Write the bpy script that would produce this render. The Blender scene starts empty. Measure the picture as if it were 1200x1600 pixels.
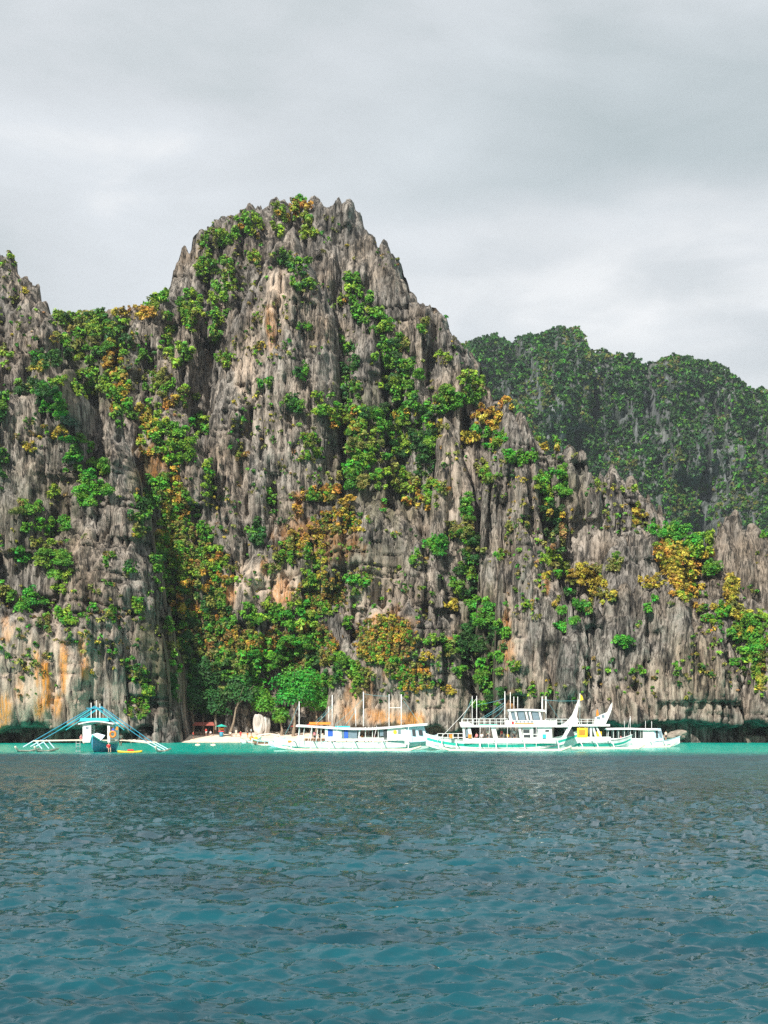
import bpy, bmesh, math, random
import numpy as np
from mathutils import Vector, Matrix
from mathutils.bvhtree import BVHTree

random.seed(7)
S = bpy.context.scene
COL = S.collection

# ------------------------------------------------------------------ camera
CAM_Z = 3.1          # eye height above the sea, metres
FOC = 2000.0         # focal length in photograph pixels (frame 1200 x 1600)
HOR = 1138.0         # photograph row of the horizon
cd = bpy.data.cameras.new('camera')
cam = bpy.data.objects.new('camera', cd)
COL.objects.link(cam)
cam.location = (0, 0, CAM_Z)
cam.rotation_euler = (math.radians(90), 0, 0)
cd.sensor_fit = 'VERTICAL'
cd.sensor_height = 36
cd.lens = FOC / 1600 * 36
cd.shift_y = (HOR - 800) / 1600
cd.clip_start = 0.1
cd.clip_end = 20000
S.camera = cam

# ------------------------------------------------------------------ sky, sun, exposure
SUN_DIR = Vector((-0.35, -0.76, 0.70)).normalized()      # towards the sun
SUN_EL = math.asin(SUN_DIR.z)
SUN_AZ = math.atan2(SUN_DIR.x, SUN_DIR.y)
w = bpy.data.worlds.new('World')
S.world = w
w.use_nodes = True
nt = w.node_tree
nt.nodes.clear()


def N(tree, typ, **kw):
    n = tree.nodes.new(typ)
    for k, v in kw.items():
        if k == 'inp':
            for a, b in v.items():
                n.inputs[a].default_value = b
        else:
            setattr(n, k, v)
    return n


def ramp(tree, stops, interp='LINEAR'):
    r = tree.nodes.new('ShaderNodeValToRGB')
    r.color_ramp.interpolation = interp
    e = r.color_ramp.elements
    while len(e) < len(stops):
        e.new(0.5)
    for k, (p, c) in enumerate(stops):
        e[k].position = p
        e[k].color = (c, c, c, 1) if isinstance(c, (int, float)) else (*c, 1)
    return r


L = nt.links.new
out = N(nt, 'ShaderNodeOutputWorld')
bg = N(nt, 'ShaderNodeBackground', inp={'Strength': 0.0665})
sky = N(nt, 'ShaderNodeTexSky', sky_type='NISHITA', sun_disc=False)
sky.sun_elevation = SUN_EL
sky.sun_rotation = SUN_AZ
sky.air_density = 1.4
sky.dust_density = 2.5
tc = N(nt, 'ShaderNodeTexCoord')
# overcast: layered clouds, stretched sideways towards the horizon
sep = N(nt, 'ShaderNodeSeparateXYZ')
L(tc.outputs['Generated'], sep.inputs[0])
mp = N(nt, 'ShaderNodeMapping', inp={'Location': (0.35, 0.1, 0.42), 'Scale': (1.0, 1.0, 2.6), 'Rotation': (0, math.radians(8), 0)})
L(tc.outputs['Generated'], mp.inputs[0])
n1 = N(nt, 'ShaderNodeTexNoise', inp={'Scale': 1.9, 'Detail': 6.0, 'Roughness': 0.5, 'Distortion': 0.5})
L(mp.outputs[0], n1.inputs['Vector'])
n2 = N(nt, 'ShaderNodeTexNoise', inp={'Scale': 6.0, 'Detail': 7.0, 'Roughness': 0.55, 'Distortion': 0.8})
L(mp.outputs[0], n2.inputs['Vector'])
mx = N(nt, 'ShaderNodeMix', data_type='FLOAT', inp={0: 0.24})
L(n1.outputs[0], mx.inputs[2])
L(n2.outputs[0], mx.inputs[3])
cr = ramp(nt, [(0.38, (5.45, 5.95, 6.15)), (0.47, (6.45, 6.8, 7.1)), (0.56, (7.25, 7.6, 7.95)), (0.64, (8.7, 8.8, 8.9))])
L(mx.outputs[0], cr.inputs[0])
cloud_mix = N(nt, 'ShaderNodeMix', data_type='RGBA', inp={0: 0.94})
L(sky.outputs[0], cloud_mix.inputs[6])
# a darker bank of cloud to the right, its lower rim brighter
dv = N(nt, 'ShaderNodeMath', operation='MAXIMUM', inp={1: 0.15})
L(sep.outputs[1], dv.inputs[0])
ea = N(nt, 'ShaderNodeMath', operation='DIVIDE'); L(sep.outputs[2], ea.inputs[0]); L(dv.outputs[0], ea.inputs[1])
aa_ = N(nt, 'ShaderNodeMath', operation='DIVIDE'); L(sep.outputs[0], aa_.inputs[0]); L(dv.outputs[0], aa_.inputs[1])
wob = N(nt, 'ShaderNodeMath', operation='MULTIPLY_ADD', inp={1: 0.34, 2: -0.17}); L(n1.outputs[0], wob.inputs[0])
e2 = N(nt, 'ShaderNodeMath', operation='ADD'); L(ea.outputs[0], e2.inputs[0]); L(wob.outputs[0], e2.inputs[1])
er = ramp(nt, [(0.395, 0.0), (0.425, 0.9), (0.49, 0.75), (0.60, 0.0)]); L(e2.outputs[0], er.inputs[0])
ar = N(nt, 'ShaderNodeMapRange', interpolation_type='SMOOTHSTEP', inp={1: -0.16, 2: 0.22}); L(aa_.outputs[0], ar.inputs[0])
bk = N(nt, 'ShaderNodeMath', operation='MULTIPLY'); L(er.outputs[0], bk.inputs[0]); L(ar.outputs[0], bk.inputs[1])
lr = ramp(nt, [(0.26, 0.3), (0.33, 1.0), (0.385, 0.55), (0.41, 0.0)]); L(e2.outputs[0], lr.inputs[0])
lk0 = N(nt, 'ShaderNodeMath', operation='MULTIPLY'); L(lr.outputs[0], lk0.inputs[0]); L(ar.outputs[0], lk0.inputs[1])
n3 = N(nt, 'ShaderNodeTexNoise', inp={'Scale': 9.0, 'Detail': 6.0, 'Roughness': 0.5, 'Distortion': 0.4}); L(mp.outputs[0], n3.inputs['Vector'])
n3r = ramp(nt, [(0.38, 0.15), (0.62, 1.0)]); L(n3.outputs[0], n3r.inputs[0])
lk = N(nt, 'ShaderNodeMath', operation='MULTIPLY'); L(lk0.outputs[0], lk.inputs[0]); L(n3r.outputs[0], lk.inputs[1])
lit = N(nt, 'ShaderNodeMix', data_type='RGBA', inp={7: (8.9, 9.0, 9.1, 1)}); L(lk.outputs[0], lit.inputs[0]); L(cr.outputs[0], lit.inputs[6])
bank = N(nt, 'ShaderNodeMix', data_type='RGBA', blend_type='MULTIPLY', inp={7: (0.73, 0.79, 0.79, 1)})
L(bk.outputs[0], bank.inputs[0]); L(lit.outputs[2], bank.inputs[6])
L(bank.outputs[2], cloud_mix.inputs[7])
L(cloud_mix.outputs[2], bg.inputs[0])
L(bg.outputs[0], out.inputs[0])

sd = bpy.data.lights.new('sun', 'SUN')
sd.energy = 5.0
sd.angle = math.radians(0.8)
sd.color = (1.0, 0.95, 0.87)
so = bpy.data.objects.new('sun', sd)
COL.objects.link(so)
so.rotation_euler = (-SUN_DIR).to_track_quat('-Z', 'Y').to_euler()
so.location = (-200, -150, 300)

vs = S.view_settings
vs.view_transform = 'Standard'
vs.look = 'None'
vs.exposure = 0.73
vs.gamma = 1.0
vs.use_curve_mapping = False
S.cycles.max_bounces = 5
S.cycles.diffuse_bounces = 2
S.cycles.glossy_bounces = 2
S.cycles.transmission_bounces = 2
S.cycles.volume_bounces = 0
S.cycles.transparent_max_bounces = 6
S.cycles.use_denoising = False


def at(px, py, Y):
    """the point that stands at depth Y and shows at photograph pixel px, py"""
    return Vector(((px - 600) / FOC * Y, Y, CAM_Z + (HOR - py) / FOC * Y))


def tag(o, label=None, cat=None, group=None, kind=None):
    for k, v in (('label', label), ('category', cat), ('group', group), ('kind', kind)):
        if v:
            o[k] = v
    return o


def mesh_np(name, co, quads, mat, smooth=False, tris=None):
    me = bpy.data.meshes.new(name)
    me.vertices.add(len(co))
    me.vertices.foreach_set('co', np.ascontiguousarray(co, dtype=np.float32).ravel())
    nq = len(quads)
    k = quads.shape[1]
    me.loops.add(nq * k)
    me.loops.foreach_set('vertex_index', np.ascontiguousarray(quads, dtype=np.int32).ravel())
    me.polygons.add(nq)
    me.polygons.foreach_set('loop_start', np.arange(0, nq * k, k, dtype=np.int32))
    me.polygons.foreach_set('loop_total', np.full(nq, k, dtype=np.int32))
    if smooth:
        me.polygons.foreach_set('use_smooth', np.ones(nq, dtype=bool))
    me.update(calc_edges=True)
    me.materials.append(mat)
    return me


def put_attr(me, name, arr):
    a = me.color_attributes.new(name, 'FLOAT_COLOR', 'POINT')
    c = np.ones((len(arr), 4), dtype=np.float32)
    c[:, :arr.shape[1]] = arr
    a.data.foreach_set('color', c.ravel())


def link(name, me, parent=None):
    o = bpy.data.objects.new(name, me)
    COL.objects.link(o)
    if parent is not None:
        o.parent = parent
    return o


# ------------------------------------------------------------------ materials
def new_mat(name):
    m = bpy.data.materials.new(name)
    m.use_nodes = True
    t = m.node_tree
    return m, t, t.nodes['Principled BSDF']


def plain(name, rgb, rough=0.6, metal=0.0, vary=0.12, scale=3.0):
    m, t, b = new_mat(name)
    tcn = N(t, 'ShaderNodeTexCoord')
    no = N(t, 'ShaderNodeTexNoise', inp={'Scale': scale, 'Detail': 5.0, 'Roughness': 0.65})
    t.links.new(tcn.outputs['Object'], no.inputs['Vector'])
    lo = tuple(c * (1 - vary * 1.6) for c in rgb)
    hi = tuple(min(1, c * (1 + vary * 0.5)) for c in rgb)
    r = ramp(t, [(0.3, lo), (0.6, hi)])
    t.links.new(no.outputs[0], r.inputs[0])
    t.links.new(r.outputs[0], b.inputs['Base Color'])
    b.inputs['Roughness'].default_value = rough
    b.inputs['Metallic'].default_value = metal
    return m
# ------------------------------------------------------------------ noise on arrays
def _h(ix, iy, s):
    n = (ix.astype(np.int64) * 374761393 + iy.astype(np.int64) * 668265263 + s * 974711) & 0x7fffffff
    n = ((n ^ (n >> 13)) * 1274126177) & 0x7fffffff
    n = n ^ (n >> 16)
    return (n & 0xffff) / 65535.0


def vn(x, y, s=0):
    ix = np.floor(x); iy = np.floor(y)
    fx = x - ix; fy = y - iy
    fx = fx * fx * (3 - 2 * fx); fy = fy * fy * (3 - 2 * fy)
    a = _h(ix, iy, s); b = _h(ix + 1, iy, s); c = _h(ix, iy + 1, s); d = _h(ix + 1, iy + 1, s)
    return (a + (b - a) * fx) * (1 - fy) + (c + (d - c) * fx) * fy


def fbm(x, y, s=0, o=4):
    v = 0; a = 0.5
    for k in range(o):
        v = v + a * vn(x * 2 ** k, y * 2 ** k, s + k * 17)
        a *= 0.5
    return v


def sstep(a, b, x):
    t = np.clip((x - a) / (b - a), 0, 1)
    return t * t * (3 - 2 * t)


# ------------------------------------------------------------------ rock material
def rock_material(name, light, mid, dark, warm, bump=0.5, fine=1.0):
    m, t, b = new_mat(name)
    k = t.links.new
    tcn = N(t, 'ShaderNodeTexCoord')
    m1 = N(t, 'ShaderNodeMapping', inp={'Scale': (0.55 * fine, 0.4 * fine, 0.09 * fine)})
    m2 = N(t, 'ShaderNodeMapping', inp={'Scale': (2.6 * fine, 2.0 * fine, 0.32 * fine)})
    m3 = N(t, 'ShaderNodeMapping', inp={'Scale': (0.05 * fine, 0.05 * fine, 0.06 * fine)})
    for q in (m1, m2, m3):
        k(tcn.outputs['Object'], q.inputs[0])
    a = N(t, 'ShaderNodeTexNoise', inp={'Scale': 1.0, 'Detail': 8.0, 'Roughness': 0.7, 'Distortion': 0.6})
    c = N(t, 'ShaderNodeTexNoise', inp={'Scale': 1.0, 'Detail': 8.0, 'Roughness': 0.75, 'Distortion': 0.3})
    d = N(t, 'ShaderNodeTexNoise', inp={'Scale': 1.0, 'Detail': 5.0, 'Roughness': 0.6})
    k(m1.outputs[0], a.inputs['Vector']); k(m2.outputs[0], c.inputs['Vector']); k(m3.outputs[0], d.inputs['Vector'])
    mixv = N(t, 'ShaderNodeMix', data_type='FLOAT', inp={0: 0.45})
    k(a.outputs[0], mixv.inputs[2]); k(c.outputs[0], mixv.inputs[3])
    r = ramp(t, [(0.42, dark), (0.48, mid), (0.545, light), (0.63, tuple(min(1, v * 1.35) for v in light))])
    k(mixv.outputs[0], r.inputs[0])
    # warm patches
    wr = ramp(t, [(0.44, 0.0), (0.66, 0.65)])
    k(d.outputs[0], wr.inputs[0])
    wm = N(t, 'ShaderNodeMix', data_type='RGBA', blend_type='MULTIPLY', inp={7: (*warm, 1)})
    k(wr.outputs[0], wm.inputs[0]); k(r.outputs[0], wm.inputs[6])
    # charcoal weathering in broad patches
    m5 = N(t, 'ShaderNodeMapping', inp={'Scale': (0.075 * fine, 0.07 * fine, 0.03 * fine)})
    k(tcn.outputs['Object'], m5.inputs[0])
    e_ = N(t, 'ShaderNodeTexNoise', inp={'Scale': 1.0, 'Detail': 6.0, 'Roughness': 0.62, 'Distortion': 0.8})
    k(m5.outputs[0], e_.inputs['Vector'])
    er_ = ramp(t, [(0.44, 0.0), (0.60, 0.85)]); k(e_.outputs[0], er_.inputs[0])
    wm2 = N(t, 'ShaderNodeMix', data_type='RGBA', blend_type='MULTIPLY', inp={7: (0.50, 0.51, 0.53, 1)})
    k(er_.outputs[0], wm2.inputs[0]); k(wm.outputs[2], wm2.inputs[6])
    # stains: R orange, G pale wall, B green film
    at_ = N(t, 'ShaderNodeAttribute', attribute_name='stain')
    sp = N(t, 'ShaderNodeSeparateColor')
    k(at_.outputs['Color'], sp.inputs[0])
    streak = ramp(t, [(0.38, 0.0), (0.56, 1.0)])
    k(a.outputs[0], streak.inputs[0])
    ml = N(t, 'ShaderNodeMath', operation='MULTIPLY')
    k(sp.outputs[1], ml.inputs[0]); k(streak.outputs[0], ml.inputs[1])
    pm = N(t, 'ShaderNodeMix', data_type='RGBA', inp={7: (0.50, 0.40, 0.31, 1)})
    k(ml.outputs[0], pm.inputs[0]); k(wm2.outputs[2], pm.inputs[6])
    st2 = ramp(t, [(0.40, 0.0), (0.52, 1.0)])
    k(c.outputs[0], st2.inputs[0])
    mo = N(t, 'ShaderNodeMath', operation='MULTIPLY')
    k(sp.outputs[0], mo.inputs[0]); k(st2.outputs[0], mo.inputs[1])
    om = N(t, 'ShaderNodeMix', data_type='RGBA', inp={7: (0.66, 0.27, 0.035, 1)})
    k(mo.outputs[0], om.inputs[0]); k(pm.outputs[2], om.inputs[6])
    mg = N(t, 'ShaderNodeMath', operation='MULTIPLY')
    k(sp.outputs[2], mg.inputs[0]); k(streak.outputs[0], mg.inputs[1])
    gm = N(t, 'ShaderNodeMix', data_type='RGBA', inp={7: (0.075, 0.085, 0.03, 1)})
    k(mg.outputs[0], gm.inputs[0]); k(om.outputs[2], gm.inputs[6])
    k(gm.outputs[2], b.inputs['Base Color'])
    b.inputs['Roughness'].default_value = 0.92
    b.inputs['Specular IOR Level'].default_value = 0.25
    bm_ = N(t, 'ShaderNodeBump', inp={'Strength': bump, 'Distance': 0.6})
    k(c.outputs[0], bm_.inputs['Height']); k(bm_.outputs[0], b.inputs['Normal'])
    return m


ROCK = rock_material('limestone', (0.30, 0.272, 0.238), (0.092, 0.083, 0.070), (0.012, 0.012, 0.012), (1.0, 0.80, 0.60), 1.0)
FAR_ROCK = rock_material('far_limestone', (0.12, 0.13, 0.13), (0.035, 0.045, 0.035), (0.02, 0.03, 0.02), (0.9, 0.85, 0.7), 0.5, 0.35)

# stains that belong to places on the wall: px, py, rx, ry, strength, channel
STAINS = [
    (72, 1065, 7, 52, 1.0, 0), (62, 1105, 10, 26, .8, 0), (100, 1040, 6, 42, .75, 0), (132, 1045, 8, 18, .6, 0), (5, 1110, 14, 28, .8, 0),
    (90, 1105, 8, 24, .7, 0), (58, 1050, 5, 40, .6, 0), (30, 1080, 8, 30, .35, 0), (128, 1010, 6, 16, .5, 0), (10, 985, 12, 20, .35, 0),
    (1000, 1120, 1, 1, 0, 0), (412, 885, 9, 12, .6, 0), (355, 930, 12, 24, .55, 0), (440, 930, 20, 26, .5, 0),
    (465, 790, 8, 22, .8, 0), (424, 505, 10, 40, .35, 0), (595, 1120, 28, 14, .6, 0), (640, 1125, 22, 14, .7, 0), (548, 1115, 14, 18, .5, 0),
    (600, 790, 5, 12, .6, 0), (520, 850, 45, 30, .3, 0), (470, 840, 40, 25, .35, 0), (790, 980, 7, 26, .55, 0), (795, 1020, 12, 30, .4, 0),
    (855, 920, 5, 14, .7, 0), (585, 970, 6, 12, .6, 0), (700, 1000, 10, 6, .5, 0), (265, 840, 12, 40, .45, 0), (300, 960, 30, 30, .35, 0),
    (610, 1010, 40, 50, .35, 0), (240, 720, 30, 30, .3, 0), (800, 1100, 12, 20, .4, 0), (560, 1080, 30, 30, .3, 0),
    (70, 1060, 100, 90, 1.0, 1), (190, 1060, 30, 90, .45, 1), (150, 990, 60, 30, .4, 1), (110, 1085, 40, 35, .9, 1),
    (425, 910, 70, 40, .95, 1), (430, 460, 22, 50, .95, 1), (390, 570, 26, 75, .75, 1), (590, 920, 60, 60, .45, 1), (570, 1110, 90, 30, .8, 1),
    (670, 1100, 50, 26, .9, 1), (575, 960, 40, 30, .6, 1), (620, 1050, 80, 40, .35, 1), (800, 990, 22, 60, .6, 1), (840, 1060, 30, 60, .4, 1),
    (440, 640, 60, 80, .3, 1), (710, 750, 30, 70, .5, 1), (355, 780, 50, 60, .25, 1), (325, 830, 14, 30, .5, 1), (1050, 1100, 130, 40, .3, 1), (900, 830, 60, 60, .2, 1),
    (250, 1010, 40, 100, .6, 2), (230, 760, 26, 80, .5, 2), (530, 870, 110, 40, .35, 2), (300, 980, 60, 90, .5, 2), (745, 1000, 40, 100, .7, 2),
    (600, 760, 90, 60, .5, 2), (150, 560, 70, 70, .6, 2), (560, 650, 70, 50, .5, 2), 
    (880, 760, 40, 60, .3, 2), (60, 800, 70, 70, .3, 2),
]


def stains_at(co, use=True):
    sx = co[:, 0] / co[:, 1] * FOC + 600
    sy = HOR - (co[:, 2] - CAM_Z) / co[:, 1] * FOC
    out_ = np.zeros((len(co), 3), dtype=np.float32)
    if use:
        wx = (fbm(sx / 9, sy / 22, 91, 3) - 0.45)
        for (cx, cy, rx, ry, s, ch) in STAINS:
            d = np.sqrt(((sx - cx) / rx) ** 2 + ((sy - cy) / ry) ** 2)
            v = s * (1 - sstep(0.45, 1.25, d + wx * 1.4))
            out_[:, ch] = np.maximum(out_[:, ch], v)
    return out_


ALL_V, ALL_T = [], []      # every rock surface, for finding where plants stand
NV = 0


def relief(X, Z, rng, amp=(3.6, 1.5, 0.6), size=1.0, cell=0.4):
    """overlapping upright blades of rock, each tapering to a point"""
    x0, x1 = X[0, 0], X[0, -1]
    z0, z1 = Z[0, 0], Z[-1, 0]
    nz, nx = X.shape
    total = np.zeros_like(X)
    Wd, Ht = x1 - x0, z1 - z0
    levels = [(8.5, 60.0, amp[0] * 1.1, 1.0), (4.4, 34.0, amp[0] * 1.1, 1.5), (1.8, 24.0, amp[1] * 1.25, 1.9), (0.75, 12.0, amp[2] * 1.2, 1.5)]
    cs = int(rng.integers(0, 999))
    calm = np.clip(0.25 + 2.6 * (fbm(X / 11 / size, Z / 26 / size, cs, 3) - 0.30), 0.25, 1.45)
    for li, (hw, ln, a, dens) in enumerate(levels):
        if hw > 8 and Wd < 45:
            continue
        hw *= size; ln *= size
        R = np.full_like(X, -0.75 * a)
        n = int(dens * Wd * Ht / (hw * ln)) + 3
        for _ in range(n):
            w_ = hw * rng.uniform(0.4, 1.3)
            l_ = ln * rng.uniform(0.4, 1.5)
            cx = rng.uniform(x0 - w_, x1 + w_)
            zt = rng.uniform(z0, z1 + l_ * 0.8)
            zb = zt - l_
            kx = rng.normal(0, 0.06)
            off = rng.uniform(-0.75, 0.6) * a
            aa = a * rng.uniform(0.6, 1.3)
            tilt = rng.normal(0, 0.33)
            back_ = rng.uniform(0.0, 0.9) * a / l_        # the face falls back towards its top
            i0 = max(0, int((cx - w_ - abs(kx) * l_ - x0) / cell)); i1 = min(nx, int((cx + w_ + abs(kx) * l_ - x0) / cell) + 2)
            j0 = max(0, int((zb - z0) / cell)); j1 = min(nz, int((zt - z0) / cell) + 2)
            if i1 <= i0 or j1 <= j0:
                continue
            xx = X[j0:j1, i0:i1]; zz = Z[j0:j1, i0:i1]
            blunt = rng.uniform() < 0.78
            tl = l_ * (rng.uniform(0.02, 0.07) if blunt else rng.uniform(0.12, 0.38))
            u0 = (xx - cx - kx * (zz - zt)) / w_
            cut = rng.normal(0, 0.9) * w_ * (1 if blunt else 0)
            tp = np.clip((zt - zz - abs(cut) + cut * u0) / tl, 0, 1) ** 0.8
            u = u0 / np.maximum((0.5 if blunt else 0.1) + (0.5 if blunt else 0.9) * tp, 0.03)
            pk = rng.uniform(-0.45, 0.45)                 # an arete, not a round back
            fl = np.where(u < pk, (u + 1) / (pk + 1), (1 - u) / (1 - pk))
            prof = 0.6 * np.clip(fl * 5.5, 0, 1) + 0.4 * np.clip(fl, 0, 1)
            h = off + aa * (prof * (0.5 + 0.5 * tp) + tilt * u) - back_ * (zz - zb)
            ok = (np.abs(u) < 1) & (tp > 0) & (zz > zb)
            fb = np.clip((zz - zb) / (l_ * 0.16), 0, 1)
            h = np.where(ok, h - (1 - fb) * 0.8 * a, -99)
            R[j0:j1, i0:i1] = np.maximum(R[j0:j1, i0:i1], h)
        total += R * (calm if li > 1 else 0.75 + 0.25 * calm)
    sd_ = int(rng.integers(0, 999))
    wx = 0.5 * fbm(X / 5, Z / 7, sd_ + 1, 2)
    fl = vn(X / (1.15 * size) + wx, Z / 16, sd_)
    f2 = vn(X / (0.62 * size) + wx, Z / 6, sd_ + 2)
    total -= amp[2] * 2.4 * np.clip(1 - np.abs(2 * fl - 1) * 3.6, 0, 1) + amp[2] * 1.3 * np.clip(1 - np.abs(2 * f2 - 1) * 3, 0, 1)
    total += amp[2] * 0.6 * (fbm(X / 1.1, Z / 2.6, sd_ + 30, 2) - .4)
    # bedding breaks: level cracks here and there
    bd = vn(X / 22, Z / 2.6 + X * 0.03, sd_ + 5)
    total -= 2.0 * np.clip((vn(X / 13, Z / 9, sd_ + 8) - 0.45) * 3, 0, 1) * np.exp(-((bd - 0.5) / 0.035) ** 2)
    ho = vn(X / 2.6, Z / 6.0, sd_ + 13)
    total -= 2.2 * sstep(0.90, 0.97, ho)
    return total


def rock_mass(name, sil, y0, lean, bulge=9.0, R=10.0, cell=0.42, amp=(3.4, 1.5, 0.6), size=1.0, spiky=1.0, seed=1, notch=0.0, notch_h=1.0,
              mat=None, big=4.0, stain=True, label=None, back=30.0, kind='structure', collide=True):
    """one body of rock: an outline, a foot at depth y0 and a wall leaning back, blades of rock on it and a back side"""
    global NV
    rng = np.random.default_rng(seed)
    P = []
    for (px, py) in sil:
        k = (HOR - py) / FOC
        z = (k * (y0 + bulge) + CAM_Z) / (1 - k * lean)
        Y = y0 + bulge + lean * z
        P.append(((px - 600) / FOC * Y, z))
    P = np.array(P)
    for i in range(1, len(P)):
        if P[i, 0] <= P[i - 1, 0] + 0.05:
            P[i, 0] = P[i - 1, 0] + 0.05
    xs = np.arange(P[0, 0], P[-1, 0], cell)
    zt = np.interp(xs, P[:, 0], P[:, 1])
    # ragged pinnacles along the crest
    sp = np.full_like(xs, -2.5 * spiky)
    for _ in range(int((xs[-1] - xs[0]) / (1.5 * size)) + 2):
        c = rng.uniform(xs[0], xs[-1]); w_ = rng.uniform(0.5, 2.0) * size; h = rng.uniform(-2.4, 0.9) * spiky
        sp = np.maximum(sp, h + 1.0 * spiky * (1 - (np.abs(xs - c) / w_) ** 1.4) * 1.6 - (np.abs(xs - c) > w_) * 9)
    steep = np.abs(np.gradient(zt, cell))
    zt = zt + (fbm(xs / 1.7, xs * 0 + 3.3, seed + 9, 3) - .46) * 2.2 * np.clip(steep * 1.3, 0, 11)
    zt = zt + sp + (fbm(xs / 0.8, xs * 0, seed + 3, 2) - 0.4) * 0.9 * spiky
    zt = np.maximum(zt, -1.0)
    zs = np.arange(-1.5, zt.max() + cell, cell)
    X, Z = np.meshgrid(xs, zs)
    T = np.broadcast_to(zt, X.shape)
    inside = Z < T
    # distance to the outline
    nz, nx = X.shape
    dl = np.full(X.shape, 1e3); dr = np.full(X.shape, 1e3)
    run = np.full(nz, 1e3)
    for i in range(nx):
        run = np.where(inside[:, i], run + cell, 0.0); dl[:, i] = run
    run = np.full(nz, 1e3)
    for i in range(nx - 1, -1, -1):
        run = np.where(inside[:, i], run + cell, 0.0); dr[:, i] = run
    dh = np.minimum(dl, dr) + 0.3
    dv = np.maximum(T - Z, 0) * 0.8 + 0.2
    d = 1 / np.sqrt(1 / dh ** 2 + 1 / dv ** 2)
    u = 1 - np.clip(d / R, 0, 1)
    off = bulge * (1 - np.sqrt(np.clip(1 - u * u, 0, 1)))
    rel = relief(X, Z, rng, amp, size, cell)
    rel = rel * (0.35 + 0.65 * np.clip(d / 2.5, 0, 1))
    rel += big * (fbm(X / 24, Z / 34, seed + 40, 3) - 0.45) * 2 * np.clip(d / R, 0, 1)
    Zc = np.minimum(Z, T)
    Y = y0 + lean * Zc + off - rel
    if notch:
        nb = 1 - sstep(2.4 * notch_h, 3.2 * notch_h, Z + (vn(X / 3, Z * 0, seed + 70) - 0.5) * 2.0)
        Y = Y + (notch + 0.8 * rel) * nb
    # jitter sideways so that the grid never shows
    Xj = X + (vn(X / 0.9, Z / 0.9, seed + 60) - 0.5) * cell * 0.7
    co = np.stack([Xj, Y, Zc], -1)
    # back side
    br = []
    for (dy, fz) in ((1.0, -0.02), (3.0, -0.06), (back * 0.4, -0.35), (back, -1.0)):
        zz = zt + fz * np.maximum(zt, 1)
        j = np.clip(np.searchsorted(zs, zt), 0, nz - 1)
        yt = Y[j, np.arange(nx)]
        br.append(np.stack([xs, yt + dy, zz], -1))
    co = np.concatenate([co, np.array(br)], 0)
    idx = np.arange((nz + 4) * nx).reshape(nz + 4, nx)
    q = np.stack([idx[:-1, :-1], idx[:-1, 1:], idx[1:, 1:], idx[1:, :-1]], -1)
    keep = np.ones(q.shape[:2], bool)
    ins = inside
    lowest = ins[:-1, :-1] | ins[:-1, 1:]
    keep[:nz - 1] = lowest
    quads = q[keep].reshape(-1, 4)
    cof = co.reshape(-1, 3)
    used = np.zeros(len(cof), bool); used[quads.ravel()] = True
    remap = np.cumsum(used) - 1
    cof = cof[used]; quads = remap[quads]
    me = mesh_np(name, cof, quads, mat or ROCK, smooth=False)
    put_attr(me, 'stain', stains_at(cof, stain))
    o = link(name, me)
    tag(o, label, None, None, kind)
    if collide:
        ALL_V.append(cof)
        ALL_T.append(quads + NV)
        NV += len(cof)
    return o


# outlines in the photograph's pixels, foot depth in metres
rock_mass('cliff', [(-160, 420), (-90, 360), (-40, 345), (0, 388), (20, 400), (40, 434), (62, 458), (76, 492), (92, 518), (101, 556), (108, 640), (112, 800), (114, 1160)],
          292, .33, 9, 8, seed=11, label='sharp grey limestone peak at the left edge of the frame')
rock_mass('cliff', [(-170, 700), (-60, 640), (0, 625), (40, 608), (70, 585), (95, 574), (118, 582), (140, 606), (160, 640), (180, 652), (200, 690), (214, 735), (232, 780), (237, 800), (244, 812), (248, 862), (256, 872), (262, 935),
                    (268, 950), (274, 1010), (282, 1030), (286, 1085), (292, 1110), (297, 1162)], 276, .26, 10, 10, seed=12, amp=(4.0, 1.7, .65), label='jagged limestone shoulder stepping down on the left')
rock_mass('cliff', [(-170, 930), (-60, 950), (0, 948), (45, 962), (90, 975), (125, 968), (150, 948), (176, 960), (192, 1010), (200, 1080), (206, 1162)],
          267, .06, 4, 6, seed=13, amp=(1.7, .8, .35), spiky=.6, notch=8, big=3, label='pale and orange stained sea wall at the left')
rock_mass('cliff', [(84, 1010), (98, 915), (112, 850), (138, 832), (165, 830), (190, 842), (214, 862), (232, 905), (244, 950), (256, 1010), (266, 1080), (272, 1162)],
          272, .13, 8, 9, seed=14, amp=(2.4, 1.3, .5), notch=7, label='fluted grey buttress above the left waterline')
rock_mass('cliff', [(20, 540), (70, 502), (110, 496), (160, 492), (200, 488), (240, 480), (300, 455), (345, 470), (380, 560)],
          322, .42, 8, 12, seed=15, amp=(2.6, 1.0, .4), spiky=.4, cell=.55, label='brush covered saddle between the two peaks')
rock_mass('cliff', [(150, 700), (192, 585), (205, 532), (225, 497), (258, 473), (270, 430), (275, 402), (286, 388), (296, 400), (304, 374), (330, 366), (350, 350), (380, 341),
                    (415, 327), (430, 318), (455, 322), (485, 318), (495, 320), (530, 320), (552, 330), (566, 350), (574, 382), (590, 388), (605, 394), (622, 425), (640, 468),
                    (665, 480), (690, 498), (703, 528), (726, 550), (750, 572), (760, 612), (790, 645), (830, 690), (870, 730), (940, 790), (1000, 850), (1060, 900), (1120, 950)],
          322, .33, 9, 10, seed=16, cell=.5, spiky=.8, amp=(4.2, 1.8, .7), label='highest limestone peak of the island')
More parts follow.
